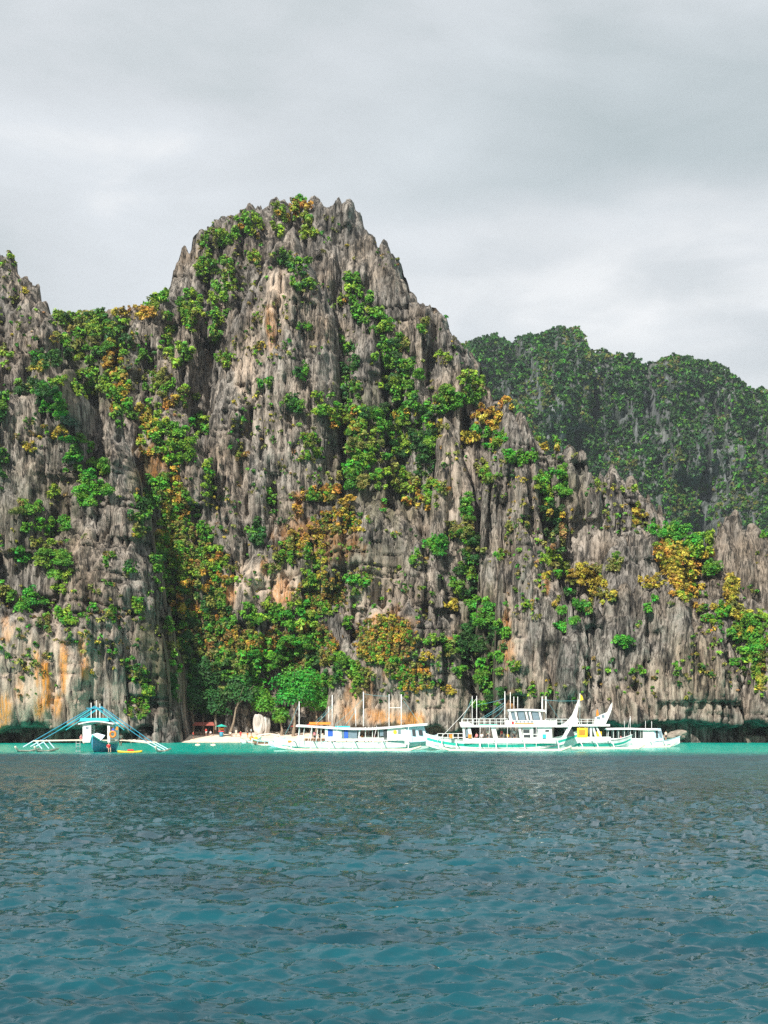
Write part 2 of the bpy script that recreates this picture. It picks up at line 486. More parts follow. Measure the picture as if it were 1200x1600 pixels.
rock_mass('cliff', [(290, 960), (302, 820), (325, 700), (345, 600), (362, 520), (383, 468), (410, 430), (428, 402), (445, 372), (458, 362), (470, 385), (484, 405), (500, 440), (518, 470),
                    (530, 540), (534, 640), (537, 760), (545, 900)], 308, .28, 9, 9, seed=17, amp=(3.2, 1.6, .6), label='tall pale central rib of the highest peak')
rock_mass('cliff', [(484, 470), (489, 340), (500, 322), (530, 319), (552, 328), (566, 347), (573, 385), (579, 440), (582, 500), (586, 560)],
          316, .32, 6, 6, seed=18, spiky=.45, amp=(2.6, 1.5, .5), label='square topped grey tower at the summit')
rock_mass('cliff', [(574, 560), (577, 420), (590, 388), (604, 392), (624, 430), (640, 470), (652, 530), (662, 590), (668, 640)],
          314, .32, 6, 6, seed=19, amp=(2.6, 1.5, .5), label='narrow grey tower right of the summit')
rock_mass('cliff', [(630, 620), (640, 490), (656, 476), (676, 484), (696, 502), (704, 532), (728, 555), (748, 575), (756, 620), (762, 680)],
          312, .32, 7, 7, seed=20, amp=(2.8, 1.5, .6), label='dark shoulder with thin pinnacles right of the summit')
rock_mass('cliff', [(543, 660), (550, 565), (560, 524), (572, 510), (584, 530), (593, 580), (599, 640), (604, 690)],
          309, .30, 5, 4, seed=21, amp=(1.6, 1.1, .4), label='slender rock pillar framed by bushes under the summit')
rock_mass('cliff', [(668, 840), (674, 740), (680, 690), (692, 652), (704, 664), (718, 708), (736, 760), (748, 830), (754, 900)],
          303, .28, 6, 5, seed=22, amp=(1.6, 1.2, .45), label='leaning pale rock slab in the middle right of the peak')
rock_mass('cliff', [(742, 980), (748, 830), (756, 768), (770, 722), (786, 698), (800, 708), (828, 738), (840, 790), (848, 850), (866, 930), (880, 1000), (890, 1060)],
          296, .26, 8, 8, seed=23, amp=(3.0, 1.6, .6), label='dark fluted buttress right of the bushy gully')
rock_mass('cliff', [(755, 740), (772, 668), (785, 636), (806, 655), (834, 690), (856, 725), (870, 698), (893, 703), (915, 726), (950, 746), (984, 792), (1006, 850), (1035, 872),
                    (1060, 960), (1080, 1040)], 305, .29, 9, 9, seed=24, amp=(3.2, 1.7, .65), spiky=1.2, label='serrated ridge running down to the right')
rock_mass('cliff', [(930, 770), (955, 738), (982, 754), (1010, 766), (1030, 792), (1040, 830), (1046, 900)],
          330, .3, 7, 6, seed=25, amp=(2.2, 1.3, .5), spiky=1.2, label='pinnacled knob behind the right ridge')
rock_mass('cliff', [(330, 1040), (345, 925), (375, 872), (410, 842), (450, 828), (500, 812), (540, 800), (600, 796), (650, 806), (686, 860), (716, 920), (734, 1010), (748, 1090), (752, 1162)],
          304, .22, 9, 10, seed=26, amp=(3.0, 1.5, .6), label='broad brown lower wall behind the beach')
rock_mass('cliff', [(505, 1162), (520, 1060), (548, 990), (585, 955), (625, 950), (670, 960), (702, 985), (722, 1030), (738, 1100), (745, 1162)],
          292, .12, 7, 7, seed=27, amp=(2.2, 1.2, .5), notch=5, label='low overhanging wall behind the white boats')
rock_mass('cliff', [(770, 1162), (772, 1040), (776, 930), (788, 862), (815, 846), (842, 850), (858, 890), (880, 950), (905, 985), (930, 1010), (945, 1080), (950, 1162)],
          282, .19, 8, 8, seed=28, amp=(2.6, 1.4, .55), notch=3, label='streaked grey column above the double deck boat')
rock_mass('cliff', [(920, 960), (940, 885), (965, 850), (990, 835), (1016, 822), (1034, 860), (1050, 925), (1062, 1000)],
          290, .24, 7, 7, seed=29, amp=(2.6, 1.5, .55), label='ragged slab below the golden bushes on the right')
rock_mass('cliff', [(856, 1162), (864, 1030), (876, 975), (900, 950), (940, 940), (965, 915), (990, 930), (1018, 905), (1040, 928), (1062, 938), (1086, 952), (1110, 982), (1148, 1012),
                    (1166, 1046), (1184, 1078), (1196, 1120), (1201, 1162)], 270, .2, 8, 9, seed=30, amp=(2.8, 1.7, .75), spiky=1.3, notch=9, notch_h=1.35, label='low razor edged headland at the right')
rock_mass('cliff', [(1080, 1060), (1094, 930), (1104, 850), (1122, 820), (1144, 812), (1162, 824), (1196, 845), (1240, 850), (1300, 930), (1340, 1000), (1360, 1162)],
          306, .24, 8, 8, seed=31, amp=(2.8, 1.5, .55), label='grey rock tower at the right edge')
rock_mass('cliff', [(960, 850), (1000, 826), (1040, 822), (1090, 840), (1130, 900), (1180, 950), (1230, 985), (1320, 1060), (1370, 1162)],
          288, .42, 8, 10, seed=32, amp=(2.2, 1.0, .4), spiky=.4, label='bushy slope between the right ridge and the right tower')
rock_mass('cliff', [(196, 800), (214, 700), (240, 650), (270, 640), (300, 660), (330, 720), (350, 820), (372, 920), (400, 1000), (430, 1100), (440, 1162)],
          300, .22, 6, 10, seed=34, amp=(2.6, 1.1, .45), spiky=.5, label='brush filled gully above the beach')
# far forested ridge
FAR = rock_mass('hill', [(560, 700), (640, 590), (700, 562), (730, 544), (760, 532), (800, 534), (840, 530), (862, 524), (890, 526), (912, 547), (960, 558), (990, 562), (1003, 590), (1010, 574),
                         (1050, 564), (1090, 566), (1130, 586), (1170, 614), (1215, 620), (1300, 640), (1400, 720), (1480, 800)],
                800, .5, 25, 30, cell=1.7, size=3.2, amp=(9, 4, 1.6), big=26, seed=33, mat=FAR_ROCK, stain=False, label='forested limestone ridge far behind on the right', back=120, collide=False)
FAR_CO = np.empty(len(FAR.data.vertices) * 3, dtype=np.float32)
FAR.data.vertices.foreach_get('co', FAR_CO)
FAR_CO = FAR_CO.reshape(-1, 3)
# ------------------------------------------------------------------ sea
def sea():
    rng = np.random.default_rng(5)
    ang = 1.0 / (FOC * 768 / 1200)
    ys = [7.0]
    while ys[-1] < 420:
        y = ys[-1]
        ys.append(y + max(0.05, min(1.6, 0.85 * y * y * ang / CAM_Z)))
    pre = np.array([-400, -200, -100, -50, -20, -8, 0, 3, 5, 6.2])
    post = np.array([450, 520, 650, 900, 1400, 2100])
    yy = np.concatenate([pre, ys, post])
    uc = np.linspace(-0.33, 0.33, 600)
    uo = np.array([3.5, 2.0, 1.2, .8, .6, .5, .44, .40, .37, .35])
    uu = np.concatenate([-uo, uc, uo[::-1]])
    U, Yg = np.meshgrid(uu, yy)
    X = U * (7 + np.maximum(Yg, 0)) * 1.0
    dy = np.gradient(yy)[:, None] * np.ones_like(U)
    dx = np.abs(np.gradient(X, axis=1))
    Zw = np.zeros_like(X); Xo = np.zeros_like(X); Yo = np.zeros_like(X)
    nw = 230
    for i in range(nw):
        lam = 0.08 * (2.4 / 0.08) ** rng.beta(1.5, 2.1)
        th = math.radians(-80) + rng.normal(0, 0.45)      # travels towards the lower right
        k = 2 * math.pi / lam
        kx, ky = k * math.cos(th), k * math.sin(th)
        a = 0.0076 * lam ** 0.98 * rng.uniform(.5, 1.3)
        ph = rng.uniform(0, 6.283)
        ok = np.clip((lam / (2.1 * np.maximum(dy * abs(math.sin(th)), dx * abs(math.cos(th)))) - 0.5) * 2, 0, 1)
        warp = 1.3 * vn(X / (lam * 7), Yg / (lam * 7), i)
        p = kx * X + ky * Yg + ph + warp * 3
        s, c = np.sin(p), np.cos(p)
        g = 0.55 + 0.9 * vn(X / (lam * 4) + 9, Yg / (lam * 4), i + 200)
        Zw += a * ok * g * c
        Xo -= 0.45 * a * ok * g * s * math.cos(th)
        Yo -= 0.45 * a * ok * g * s * math.sin(th)
    co = np.stack([X + Xo, Yg + Yo, Zw], -1)
    # chop of the size of the rows where the single waves become too small for the mesh
    dd = dy * 1.0
    Lx_ = np.maximum(dd * 0.55, 0.3)
    ri = np.arange(len(yy))[:, None] * np.ones_like(U)
    ch = fbm(X / Lx_ + ri * 0.37, ri / 1.7, 61, 2) - .37
    co[..., 2] += ch * np.minimum(0.6 * dd, 0.40) * sstep(18, 50, Yg) * (Yg < 430)
    # calm near the shore
    calm = 1 - 0.75 * sstep(160, 200, Yg)
    co[..., 2] *= calm
    nz, nx = X.shape
    idx = np.arange(nz * nx).reshape(nz, nx)
    q = np.stack([idx[:-1, :-1], idx[:-1, 1:], idx[1:, 1:], idx[1:, :-1]], -1).reshape(-1, 4)
    m, t, b = new_mat('sea_water')
    k_ = t.links.new
    at_ = N(t, 'ShaderNodeAttribute', attribute_name='shallow')
    sp = N(t, 'ShaderNodeSeparateColor')
    k_(at_.outputs['Color'], sp.inputs[0])
    geo = N(t, 'ShaderNodeNewGeometry')
    m1 = N(t, 'ShaderNodeMapping', inp={'Scale': (0.10, 0.22, 1)})
    k_(geo.outputs['Position'], m1.inputs[0])
    pn = N(t, 'ShaderNodeTexNoise', inp={'Scale': 1.0, 'Detail': 5.0, 'Roughness': 0.6})
    k_(m1.outputs[0], pn.inputs['Vector'])
    deep = ramp(t, [(0.35, (0.000, 0.030, 0.044)), (0.65, (0.000, 0.060, 0.078))])
    k_(pn.outputs[0], deep.inputs[0])
    cm = N(t, 'ShaderNodeMix', data_type='RGBA', inp={7: (0.0, 0.36, 0.28, 1)})
    k_(sp.outputs[0], cm.inputs[0]); k_(deep.outputs[0], cm.inputs[6])
    k_(cm.outputs[2], b.inputs['Base Color'])
    rr = N(t, 'ShaderNodeMapRange', inp={1: 0.0, 2: 1.0, 3: 0.05, 4: 0.35})
    k_(sp.outputs[1], rr.inputs[0])
    k_(rr.outputs[0], b.inputs['Roughness'])
    ri_ = N(t, 'ShaderNodeMapRange', inp={1: 0.0, 2: 1.0, 3: 1.46, 4: 1.22})
    k_(sp.outputs[0], ri_.inputs[0]); k_(ri_.outputs[0], b.inputs['IOR'])
    # ripples finer than the mesh: wave slopes added to the surface normal
    def slopes(scale, rot, detail, rough, kx, ky, dist=0.4):
        mm = N(t, 'ShaderNodeMapping', inp={'Scale': (*scale, 1), 'Rotation': (0, 0, math.radians(rot))})
        k_(geo.outputs['Position'], mm.inputs[0])
        nn = N(t, 'ShaderNodeTexNoise', inp={'Scale': 1.0, 'Detail': detail, 'Roughness': rough, 'Distortion': dist})
        k_(mm.outputs[0], nn.inputs['Vector'])
        s0 = N(t, 'ShaderNodeVectorMath', operation='SUBTRACT', inp={1: (0.5, 0.5, 0.5)})
        k_(nn.outputs['Color'], s0.inputs[0])
        s1 = N(t, 'ShaderNodeVectorMath', operation='MULTIPLY', inp={1: (kx, ky, 0)})
        k_(s0.outputs[0], s1.inputs[0])
        return s1.outputs[0]
    near_s = slopes((4.2, 11.0), -8, 6.0, 0.7, 0.7, 1.15, 0.0)
    mid_s = slopes((1.7, 4.4), 6, 6.0, 0.7, 0.9, 1.6, 0.0)
    far_s = slopes((0.35, 0.9), -5, 6.0, 0.75, 0.8, 1.9, 0.0)
    midk = N(t, 'ShaderNodeVectorMath', operation='SCALE'); k_(mid_s, midk.inputs[0]); k_(sp.outputs[2], midk.inputs['Scale'])
    fark = N(t, 'ShaderNodeVectorMath', operation='SCALE'); k_(far_s, fark.inputs[0]); k_(sp.outputs[1], fark.inputs['Scale'])
    acc = geo.outputs['Normal']
    for q_ in (near_s, midk.outputs[0], fark.outputs[0]):
        ad = N(t, 'ShaderNodeVectorMath', operation='ADD'); k_(acc, ad.inputs[0]); k_(q_, ad.inputs[1]); acc = ad.outputs[0]
    no_ = N(t, 'ShaderNodeVectorMath', operation='NORMALIZE'); k_(acc, no_.inputs[0])
    k_(no_.outputs[0], b.inputs['Normal'])
    me = mesh_np('sea', co.reshape(-1, 3), q, m, smooth=True)
    sh = sstep(142, 178, Yg + 24 * (fbm(X / 22, Yg / 16, 3, 3) - .5)) * (1 - 0.0 * X)
    farf = sstep(15, 160, Yg) * (1 - .6 * sh)
    ripple = (0.25 + 0.75 * sstep(10, 45, Yg)) * (1 - .6 * sh)
    put_attr(me, 'shallow', np.stack([sh.ravel(), farf.ravel(), ripple.ravel()], -1))
    o = link('sea', me)
    tag(o, 'choppy teal sea with a turquoise shallow band along the shore', kind='structure')
    return o


sea()


def beach():
    xs = np.arange(-72, 30, 0.6); ys = np.arange(270, 330, 0.6)
    X, Y = np.meshgrid(xs, ys)
    shore = 284 + 3.5 * np.sin(X / 17 + 1.0) + 1.5 * np.sin(X / 6) + 6 * sstep(-10, 25, X)
    Z = (Y - shore) * 0.11
    Z = np.minimum(Z, 2.6 + (Y - shore) * 0.02) + (fbm(X / 3, Y / 3, 8, 3) - .45) * 0.28
    co = np.stack([X, Y, Z], -1).reshape(-1, 3)
    idx = np.arange(X.size).reshape(X.shape)
    q = np.stack([idx[:-1, :-1], idx[:-1, 1:], idx[1:, 1:], idx[1:, :-1]], -1).reshape(-1, 4)
    m = plain('coral_sand', (0.74, 0.60, 0.47), 0.9, vary=0.15, scale=0.6)
    o = link('beach', mesh_np('beach', co, q, m, smooth=True))
    tag(o, 'small strip of pale coral sand at the foot of the gully', kind='structure')


beach()


def seabed():
    m = plain('seabed_sand', (0.25, 0.25, 0.2), 0.9)
    me = bpy.data.meshes.new('seabed')
    s = 2600
    me.from_pydata([(-s, -500, -9), (s, -500, -9), (s, 2200, -9), (-s, 2200, -9)], [], [(0, 1, 2, 3)])
    me.materials.append(m)
    tag(link('seabed', me), 'sandy bottom under the sea', kind='structure')


seabed()
# ------------------------------------------------------------------ where the rock surface is, seen from the sea
AV = np.concatenate(ALL_V)
_sx = AV[:, 0] / AV[:, 1] * FOC + 600
_sy = HOR - (AV[:, 2] - CAM_Z) / AV[:, 1] * FOC
_c = 5
_ix = ((_sx + 200) / _c).astype(int); _iy = (_sy / _c).astype(int)
_W, _H = 1600 // _c, 1250 // _c
_ok = (_ix >= 0) & (_ix < _W) & (_iy >= 0) & (_iy < _H)
_order = np.argsort(-AV[:, 1])
_order = _order[_ok[_order]]
DEPTH = np.full((_H, _W), -1, dtype=np.int64)
DEPTH[_iy[_order], _ix[_order]] = _order          # nearest is written last


def on_rock(px, py):
    ix, iy = int((px + 200) / _c), int(py / _c)
    if 0 <= ix < _W and 0 <= iy < _H:
        for dy in (0, 1, 2, 3):
            if iy + dy < _H and DEPTH[iy + dy, ix] >= 0:
                return AV[DEPTH[iy + dy, ix]], dy
    return None, 9


# ------------------------------------------------------------------ leaves
def foliage_material(name, by_object):
    m, t, b = new_mat(name)
    k = t.links.new
    if by_object:
        src = N(t, 'ShaderNodeObjectInfo').outputs['Color']
    else:
        src = N(t, 'ShaderNodeAttribute', attribute_name='tint').outputs['Color']
    lf = N(t, 'ShaderNodeAttribute', attribute_name='leaf')
    sp = N(t, 'ShaderNodeSeparateColor')
    k(lf.outputs['Color'], sp.inputs[0])
    hs = N(t, 'ShaderNodeHueSaturation')
    hr = N(t, 'ShaderNodeMapRange', inp={1: 0.0, 2: 1.0, 3: 0.475, 4: 0.54})
    k(sp.outputs[0], hr.inputs[0]); k(hr.outputs[0], hs.inputs['Hue'])
    vr = N(t, 'ShaderNodeMapRange', inp={1: 0.0, 2: 1.0, 3: 0.5, 4: 1.65})
    k(sp.outputs[1], vr.inputs[0]); k(vr.outputs[0], hs.inputs['Value'])
    k(src, hs.inputs['Color'])
    k(hs.outputs[0], b.inputs['Base Color'])
    b.inputs['Roughness'].default_value = 0.6
    b.inputs['Specular IOR Level'].default_value = 0.3
    tr = N(t, 'ShaderNodeBsdfTranslucent')
    k(hs.outputs[0], tr.inputs[0])
    ms = N(t, 'ShaderNodeMixShader', inp={0: 0.22})
    k(b.outputs[0], ms.inputs[1]); k(tr.outputs[0], ms.inputs[2])
    k(ms.outputs[0], t.nodes['Material Output'].inputs[0])
    return m


LEAF_OBJ = foliage_material('leaves', True)
LEAF_ATT = foliage_material('leaves_mass', False)
BARK = plain('bark', (0.22, 0.17, 0.12), 0.9, vary=0.3, scale=2.0)


def leaf_cloud(rng, n, lobes, leaf, flat=0.75, hang=0.0, tri=False):
    """a unit crown: leaf faces on and in a few uneven lobes; returns verts (4n,3), leaf values (4n,2)"""
    L_ = []
    for i in range(lobes):
        a = rng.uniform(0, 6.283); r = rng.uniform(0.1, 0.68) if i else 0
        c = np.array([math.cos(a) * r, math.sin(a) * r * 0.8, rng.uniform(-0.45, 0.5) * flat - hang * r])
        L_.append((c, rng.uniform(0.26, 0.5)))
    wts = np.array([l[1] ** 2 for l in L_]); wts /= wts.sum()
    pick = rng.choice(lobes, n, p=wts)
    C = np.array([L_[k][0] for k in pick]); Rr = np.array([L_[k][1] for k in pick])
    D = rng.normal(size=(n, 3)); D /= np.linalg.norm(D, axis=1)[:, None]
    D[:, 2] = np.where(D[:, 2] < -0.3, -D[:, 2], D[:, 2])
    rad = Rr * rng.uniform(0.72, 1.12, n)
    P = C + D * rad[:, None] * np.array([1, 1, flat])
    Nn = D + rng.normal(size=(n, 3)) * 0.45 + np.array([0, 0, 0.35]); Nn /= np.linalg.norm(Nn, axis=1)[:, None]
    A = np.cross(Nn, rng.normal(size=(n, 3))); A /= np.linalg.norm(A, axis=1)[:, None]
    B = np.cross(Nn, A)
    s = leaf * rng.uniform(0.55, 1.4, n)[:, None]
    if tri:
        v = np.stack([P - A * s, P + A * s * .8 - B * s * .62, P + A * s * .55 + B * s * .75], 1).reshape(-1, 3)
    else:
        v = np.stack([P - A * s, P - B * s * 0.55, P + A * s, P + B * s * 0.55], 1).reshape(-1, 3)
    lobv = rng.uniform(0, 1, lobes)[pick]
    val = np.stack([np.clip(rng.normal(0.5, 0.16, n) + (rng.uniform(0, 1, lobes)[pick] - .5) * .8, 0, 1), np.clip(0.55 * lobv + 0.45 * rng.uniform(0, 1, n), 0, 1)], -1)
    return v, np.repeat(val, 3 if tri else 4, 0)


PAL = {
    'G': (0.095, 0.245, 0.020), 'D': (0.030, 0.095, 0.018), 'L': (0.190, 0.300, 0.025), 'V': (0.065, 0.260, 0.022),
    'Y': (0.36, 0.285, 0.035), 'O': (0.40, 0.235, 0.035), 'B': (0.24, 0.150, 0.05), 'K': (0.18, 0.19, 0.04),
}
LOOK = {'G': 'green', 'D': 'dark green', 'L': 'lime green', 'V': 'vivid green', 'Y': 'golden yellow', 'O': 'orange leaved', 'B': 'dry brown', 'K': 'olive'}
# px, py, rx, ry, colours, size px, what it stands on
ZONES = [
    (150, 530, 62, 38, 'GGGDLK', 13, 'on the saddle between the two peaks'), (130, 500, 50, 10, 'LLKG', 10, 'along the skyline of the saddle'),
    (212, 490, 34, 9, 'YYYO', 11, 'on the skyline right of the saddle'), (178, 560, 16, 26, 'OOYL', 9, 'in the middle of the saddle'),
    (242, 472, 12, 18, 'GLG', 12, 'against the left flank of the highest peak'), (150, 600, 38, 24, 'GLLG', 12, 'below the saddle'),
    (188, 612, 16, 40, 'YLGO', 10, 'in the gully under the saddle'), (190, 645, 16, 26, 'GDG', 12, 'in the gully under the saddle'),
    (80, 560, 30, 14, 'DDG', 13, 'under the left peak'), (60, 576, 16, 7, 'KY', 9, 'under the left peak'), (8, 560, 8, 20, 'LK', 9, 'on the left peak'),
    (36, 455, 5, 5, 'Y', 9, 'high on the left peak'), (24, 472, 5, 4, 'K', 7, 'high on the left peak'), (22, 402, 8, 4, 'L', 7, 'on top of the left peak'),
    (40, 612, 12, 14, 'GDK', 13, 'on the left shoulder'), (76, 622, 20, 22, 'VGD', 15, 'on the left shoulder'), (105, 648, 19, 17, 'VGG', 17, 'on the left shoulder'),
    (90, 598, 14, 8, 'GL', 9, 'on the left shoulder'), (126, 692, 19, 17, 'GGV', 17, 'on the step of the left shoulder'), (120, 714, 20, 12, 'DGV', 13, 'on the step of the left shoulder'),
    (158, 730, 17, 17, 'GLG', 17, 'on the edge of the left shoulder'), (114, 737, 14, 8, 'GG', 12, 'on the step of the left shoulder'),
    (146, 768, 26, 26, 'GVG', 16, 'on the edge of the left shoulder'), (94, 678, 14, 8, 'YY', 9, 'on the left shoulder'), (48, 697, 8, 10, 'YY', 9, 'on the left shoulder'),
    (84, 772, 9, 10, 'LG', 12, 'on the left cliff'), (5, 630, 8, 30, 'DG', 13, 'at the left edge of the frame'), (5, 720, 9, 24, 'GD', 12, 'at the left edge of the frame'),
    (45, 796, 20, 14, 'KG', 14, 'on the left cliff'), (85, 824, 26, 12, 'GG', 15, 'on the left cliff'), (48, 826, 12, 10, 'GG', 12, 'on the left cliff'), (70, 850, 20, 8, 'LK', 10, 'on the left cliff'),
    (32, 872, 14, 10, 'VV', 13, 'on the left cliff'), (86, 884, 26, 26, 'LGG', 17, 'above the orange stained wall'), (96, 920, 11, 12, 'LL', 11, 'above the orange stained wall'),
    (56, 935, 20, 14, 'VVG', 17, 'above the orange stained wall'), (34, 950, 13, 8, 'VG', 13, 'above the orange stained wall'), (12, 925, 14, 18, 'GKG', 13, 'above the orange stained wall'),
    (108, 968, 30, 11, 'GGL', 12, 'on the lip of the orange stained wall'), (74, 976, 14, 10, 'DK', 10, 'on the lip of the orange stained wall'), (138, 950, 8, 7, 'V', 11, 'on the lip of the orange stained wall'),
    (176, 965, 9, 10, 'KG', 10, 'on the grey buttress'), (178, 1015, 6, 5, 'V', 10, 'on the grey buttress'), (200, 1030, 7, 4, 'V', 7, 'on the grey buttress'), (1, 1015, 3, 6, 'V', 9, 'at the left edge of the frame'),
    (237, 1078, 15, 12, 'LGL', 10, 'low on the grey buttress'), (215, 1055, 22, 14, 'KGD', 7, 'low on the grey buttress'), (215, 1105, 20, 16, 'GKG', 6, 'low on the grey buttress'),
    (152, 922, 12, 4, 'KG', 7, 'on the grey buttress'), (172, 875, 8, 12, 'KG', 9, 'on the grey buttress'), (214, 836, 10, 10, 'YLK', 10, 'above the grey buttress'), (205, 892, 12, 10, 'DG', 9, 'on the grey buttress'),
    (218, 950, 9, 18, 'GL', 8, 'on the grey buttress'), (228, 790, 13, 22, 'GGD', 13, 'beside the shaded cleft'), (244, 880, 14, 24, 'DGG', 14, 'beside the shaded cleft'), (260, 920, 8, 8, 'L', 10, 'beside the shaded cleft'),
    (220, 815, 18, 16, 'GKD', 11, 'beside the shaded cleft'), (250, 760, 16, 26, 'GGK', 12, 'in the long gully left of the main wall'), (272, 760, 17, 30, 'GLO', 11, 'in the long gully left of the main wall'),
    (232, 655, 20, 24, 'GLY', 10, 'in the long gully left of the main wall'), (266, 690, 24, 32, 'GGL', 12, 'in the long gully left of the main wall'), (290, 700, 18, 28, 'GGL', 12, 'in the long gully left of the main wall'),
    (314, 664, 12, 20, 'VGL', 11, 'in the long gully left of the main wall'), (266, 635, 8, 10, 'OO', 9, 'in the long gully left of the main wall'), (230, 690, 12, 24, 'OYL', 8, 'in the long gully left of the main wall'),
    (275, 795, 18, 30, 'GKO', 10, 'in the long gully left of the main wall'), (265, 850, 20, 34, 'GYKL', 9, 'in the long gully left of the main wall'), (326, 750, 8, 34, 'LG', 10, 'in the long gully left of the main wall'),
    (330, 875, 20, 22, 'LLG', 11, 'in the long gully left of the main wall'), (306, 890, 24, 28, 'KGLO', 10, 'in the long gully left of the main wall'), (318, 830, 12, 20, 'GG', 11, 'in the long gully left of the main wall'),
    (300, 940, 34, 28, 'GKOD', 11, 'above the beach gully'), (290, 1000, 26, 46, 'DDGK', 14, 'above the beach gully'), (340, 960, 26, 30, 'GDK', 11, 'above the beach gully'),
    (340, 1010, 34, 34, 'GKDB', 12, 'above the beach gully'), (305, 1070, 34, 34, 'DDDG', 15, 'over the beach huts'), (360, 1050, 34, 34, 'DGGK', 13, 'over the beach'), (395, 1060, 26, 34, 'GGV', 13, 'over the beach'),
    (425, 776, 9, 13, 'GK', 11, 'on the main wall'), (402, 830, 11, 26, 'DDG', 12, 'on the main wall'), (436, 872, 9, 18, 'GK', 9, 'on the main wall'), (486, 890, 11, 46, 'GLV', 10, 'hanging down the lower wall'),
    (500, 880, 8, 30, 'LY', 7, 'hanging down the lower wall'), (400, 960, 18, 20, 'LGV', 13, 'on the lower wall'), (432, 958, 22, 14, 'GGL', 12, 'on the lower wall'), (468, 970, 22, 28, 'VLG', 13, 'on the lower wall'),
    (442, 1020, 26, 26, 'VGG', 14, 'on the lower wall'), (490, 1015, 22, 22, 'GGD', 14, 'on the lower wall'), (512, 950, 14, 9, 'LG', 9, 'on the lower wall'), (394, 1000, 16, 24, 'YKGO', 9, 'on the lower wall'),
    (425, 1010, 12, 22, 'OB', 7, 'on the lower wall'), (500, 1050, 30, 30, 'GGKD', 12, 'behind the tall beach tree'), (541, 1040, 20, 18, 'GLG', 13, 'on the wall above the white boat'),
    (562, 912, 15, 14, 'GVG', 12, 'on the brown lower wall'), (546, 974, 8, 12, 'G', 12, 'on the brown lower wall'), (518, 768, 11, 7, 'OO', 11, 'in the middle of the main wall'),
    (543, 791, 9, 10, 'OOO', 12, 'in the middle of the main wall'), (467, 788, 7, 18, 'OB', 8, 'in the middle of the main wall'), (500, 775, 22, 14, 'KGLO', 8, 'in the middle of the main wall'),
    (530, 815, 44, 18, 'KYOG', 7, 'in the middle of the main wall'), (478, 840, 28, 16, 'YOB', 7, 'in the middle of the main wall'), (456, 860, 18, 22, 'KGY', 7, 'in the middle of the main wall'),
    (456, 330, 26, 20, 'LGLO', 11, 'on the summit'), (478, 362, 13, 18, 'LLG', 11, 'on the summit'), (384, 350, 26, 13, 'GLG', 11, 'left of the summit'), (375, 358, 6, 5, 'O', 9, 'left of the summit'),
    (356, 378, 15, 14, 'GGL', 11, 'left of the summit'), (335, 366, 22, 6, 'LLK', 9, 'left of the summit'), (315, 382, 10, 10, 'GK', 9, 'left of the summit'), (434, 362, 9, 12, 'LL', 9, 'left of the summit'),
    (398, 408, 7, 14, 'LK', 9, 'left of the summit'), (438, 402, 14, 6, 'DG', 9, 'under the summit'), (462, 412, 24, 14, 'DGG', 12, 'under the summit'), (470, 440, 14, 12, 'GD', 11, 'under the summit'),
    (491, 445, 8, 9, 'LG', 9, 'under the summit'), (344, 422, 15, 12, 'VGG', 12, 'on the left flank of the peak'), (346, 458, 14, 20, 'LGG', 11, 'on the left flank of the peak'), (342, 490, 13, 18, 'LLG', 11, 'on the left flank of the peak'),
    (332, 522, 10, 16, 'GKG', 10, 'on the left flank of the peak'), (300, 500, 12, 18, 'GLK', 9, 'on the left flank of the peak'), (258, 458, 12, 12, 'GL', 11, 'on the left flank of the peak'),
    (279, 556, 20, 18, 'GGL', 12, 'on the left flank of the peak'), (262, 520, 12, 24, 'GKL', 10, 'on the left flank of the peak'), (228, 560, 14, 14, 'GG', 11, 'on the left flank of the peak'), (350, 560, 14, 14, 'KLG', 7, 'on the left flank of the peak'),
    (250, 600, 24, 18, 'GLK', 9, 'on the left flank of the peak'), (292, 620, 18, 18, 'LGK', 9, 'on the left flank of the peak'),
    (409, 603, 11, 11, 'VG', 13, 'on the pale rib'), (412, 546, 5, 8, 'YK', 7, 'on the pale rib'), (402, 497, 8, 5, 'LK', 7, 'on the pale rib'), (474, 584, 11, 12, 'GD', 13, 'right of the pale rib'),
    (480, 510, 14, 5, 'GG', 8, 'right of the pale rib'), (464, 636, 19, 12, 'GDG', 14, 'right of the pale rib'), (508, 652, 18, 13, 'GGL', 13, 'right of the pale rib'), (500, 622, 12, 8, 'LG', 10, 'right of the pale rib'),
    (376, 708, 9, 9, 'KB', 9, 'on the pale rib'), (484, 700, 18, 22, 'KLG', 8, 'right of the pale rib'), (425, 890, 14, 8, 'KG', 7, 'on the main wall'),
    (552, 446, 14, 22, 'GGL', 12, 'in the notch right of the summit tower'), (566, 480, 16, 26, 'GDG', 13, 'in the notch right of the summit tower'), (534, 470, 6, 10, 'OLK', 8, 'in the notch right of the summit tower'),
    (596, 505, 18, 24, 'GLG', 13, 'under the summit towers'), (604, 556, 18, 24, 'GGD', 13, 'under the summit towers'), (543, 560, 12, 30, 'DDG', 13, 'in the dark cleft beside the pillar'), (628, 600, 30, 36, 'GGDL', 13, 'under the summit towers'),
    (628, 540, 14, 18, 'GK', 10, 'under the summit towers'), (663, 512, 9, 12, 'GK', 10, 'on the dark shoulder'), (548, 610, 14, 18, 'DGG', 13, 'in the dark cleft beside the pillar'), (690, 560, 14, 10, 'KL', 8, 'on the dark shoulder'),
    (590, 655, 42, 18, 'GGLD', 14, 'on the broad bushy terrace'), (545, 655, 30, 24, 'GLGO', 13, 'on the broad bushy terrace'), (650, 650, 34, 18, 'GGLD', 14, 'on the broad bushy terrace'),
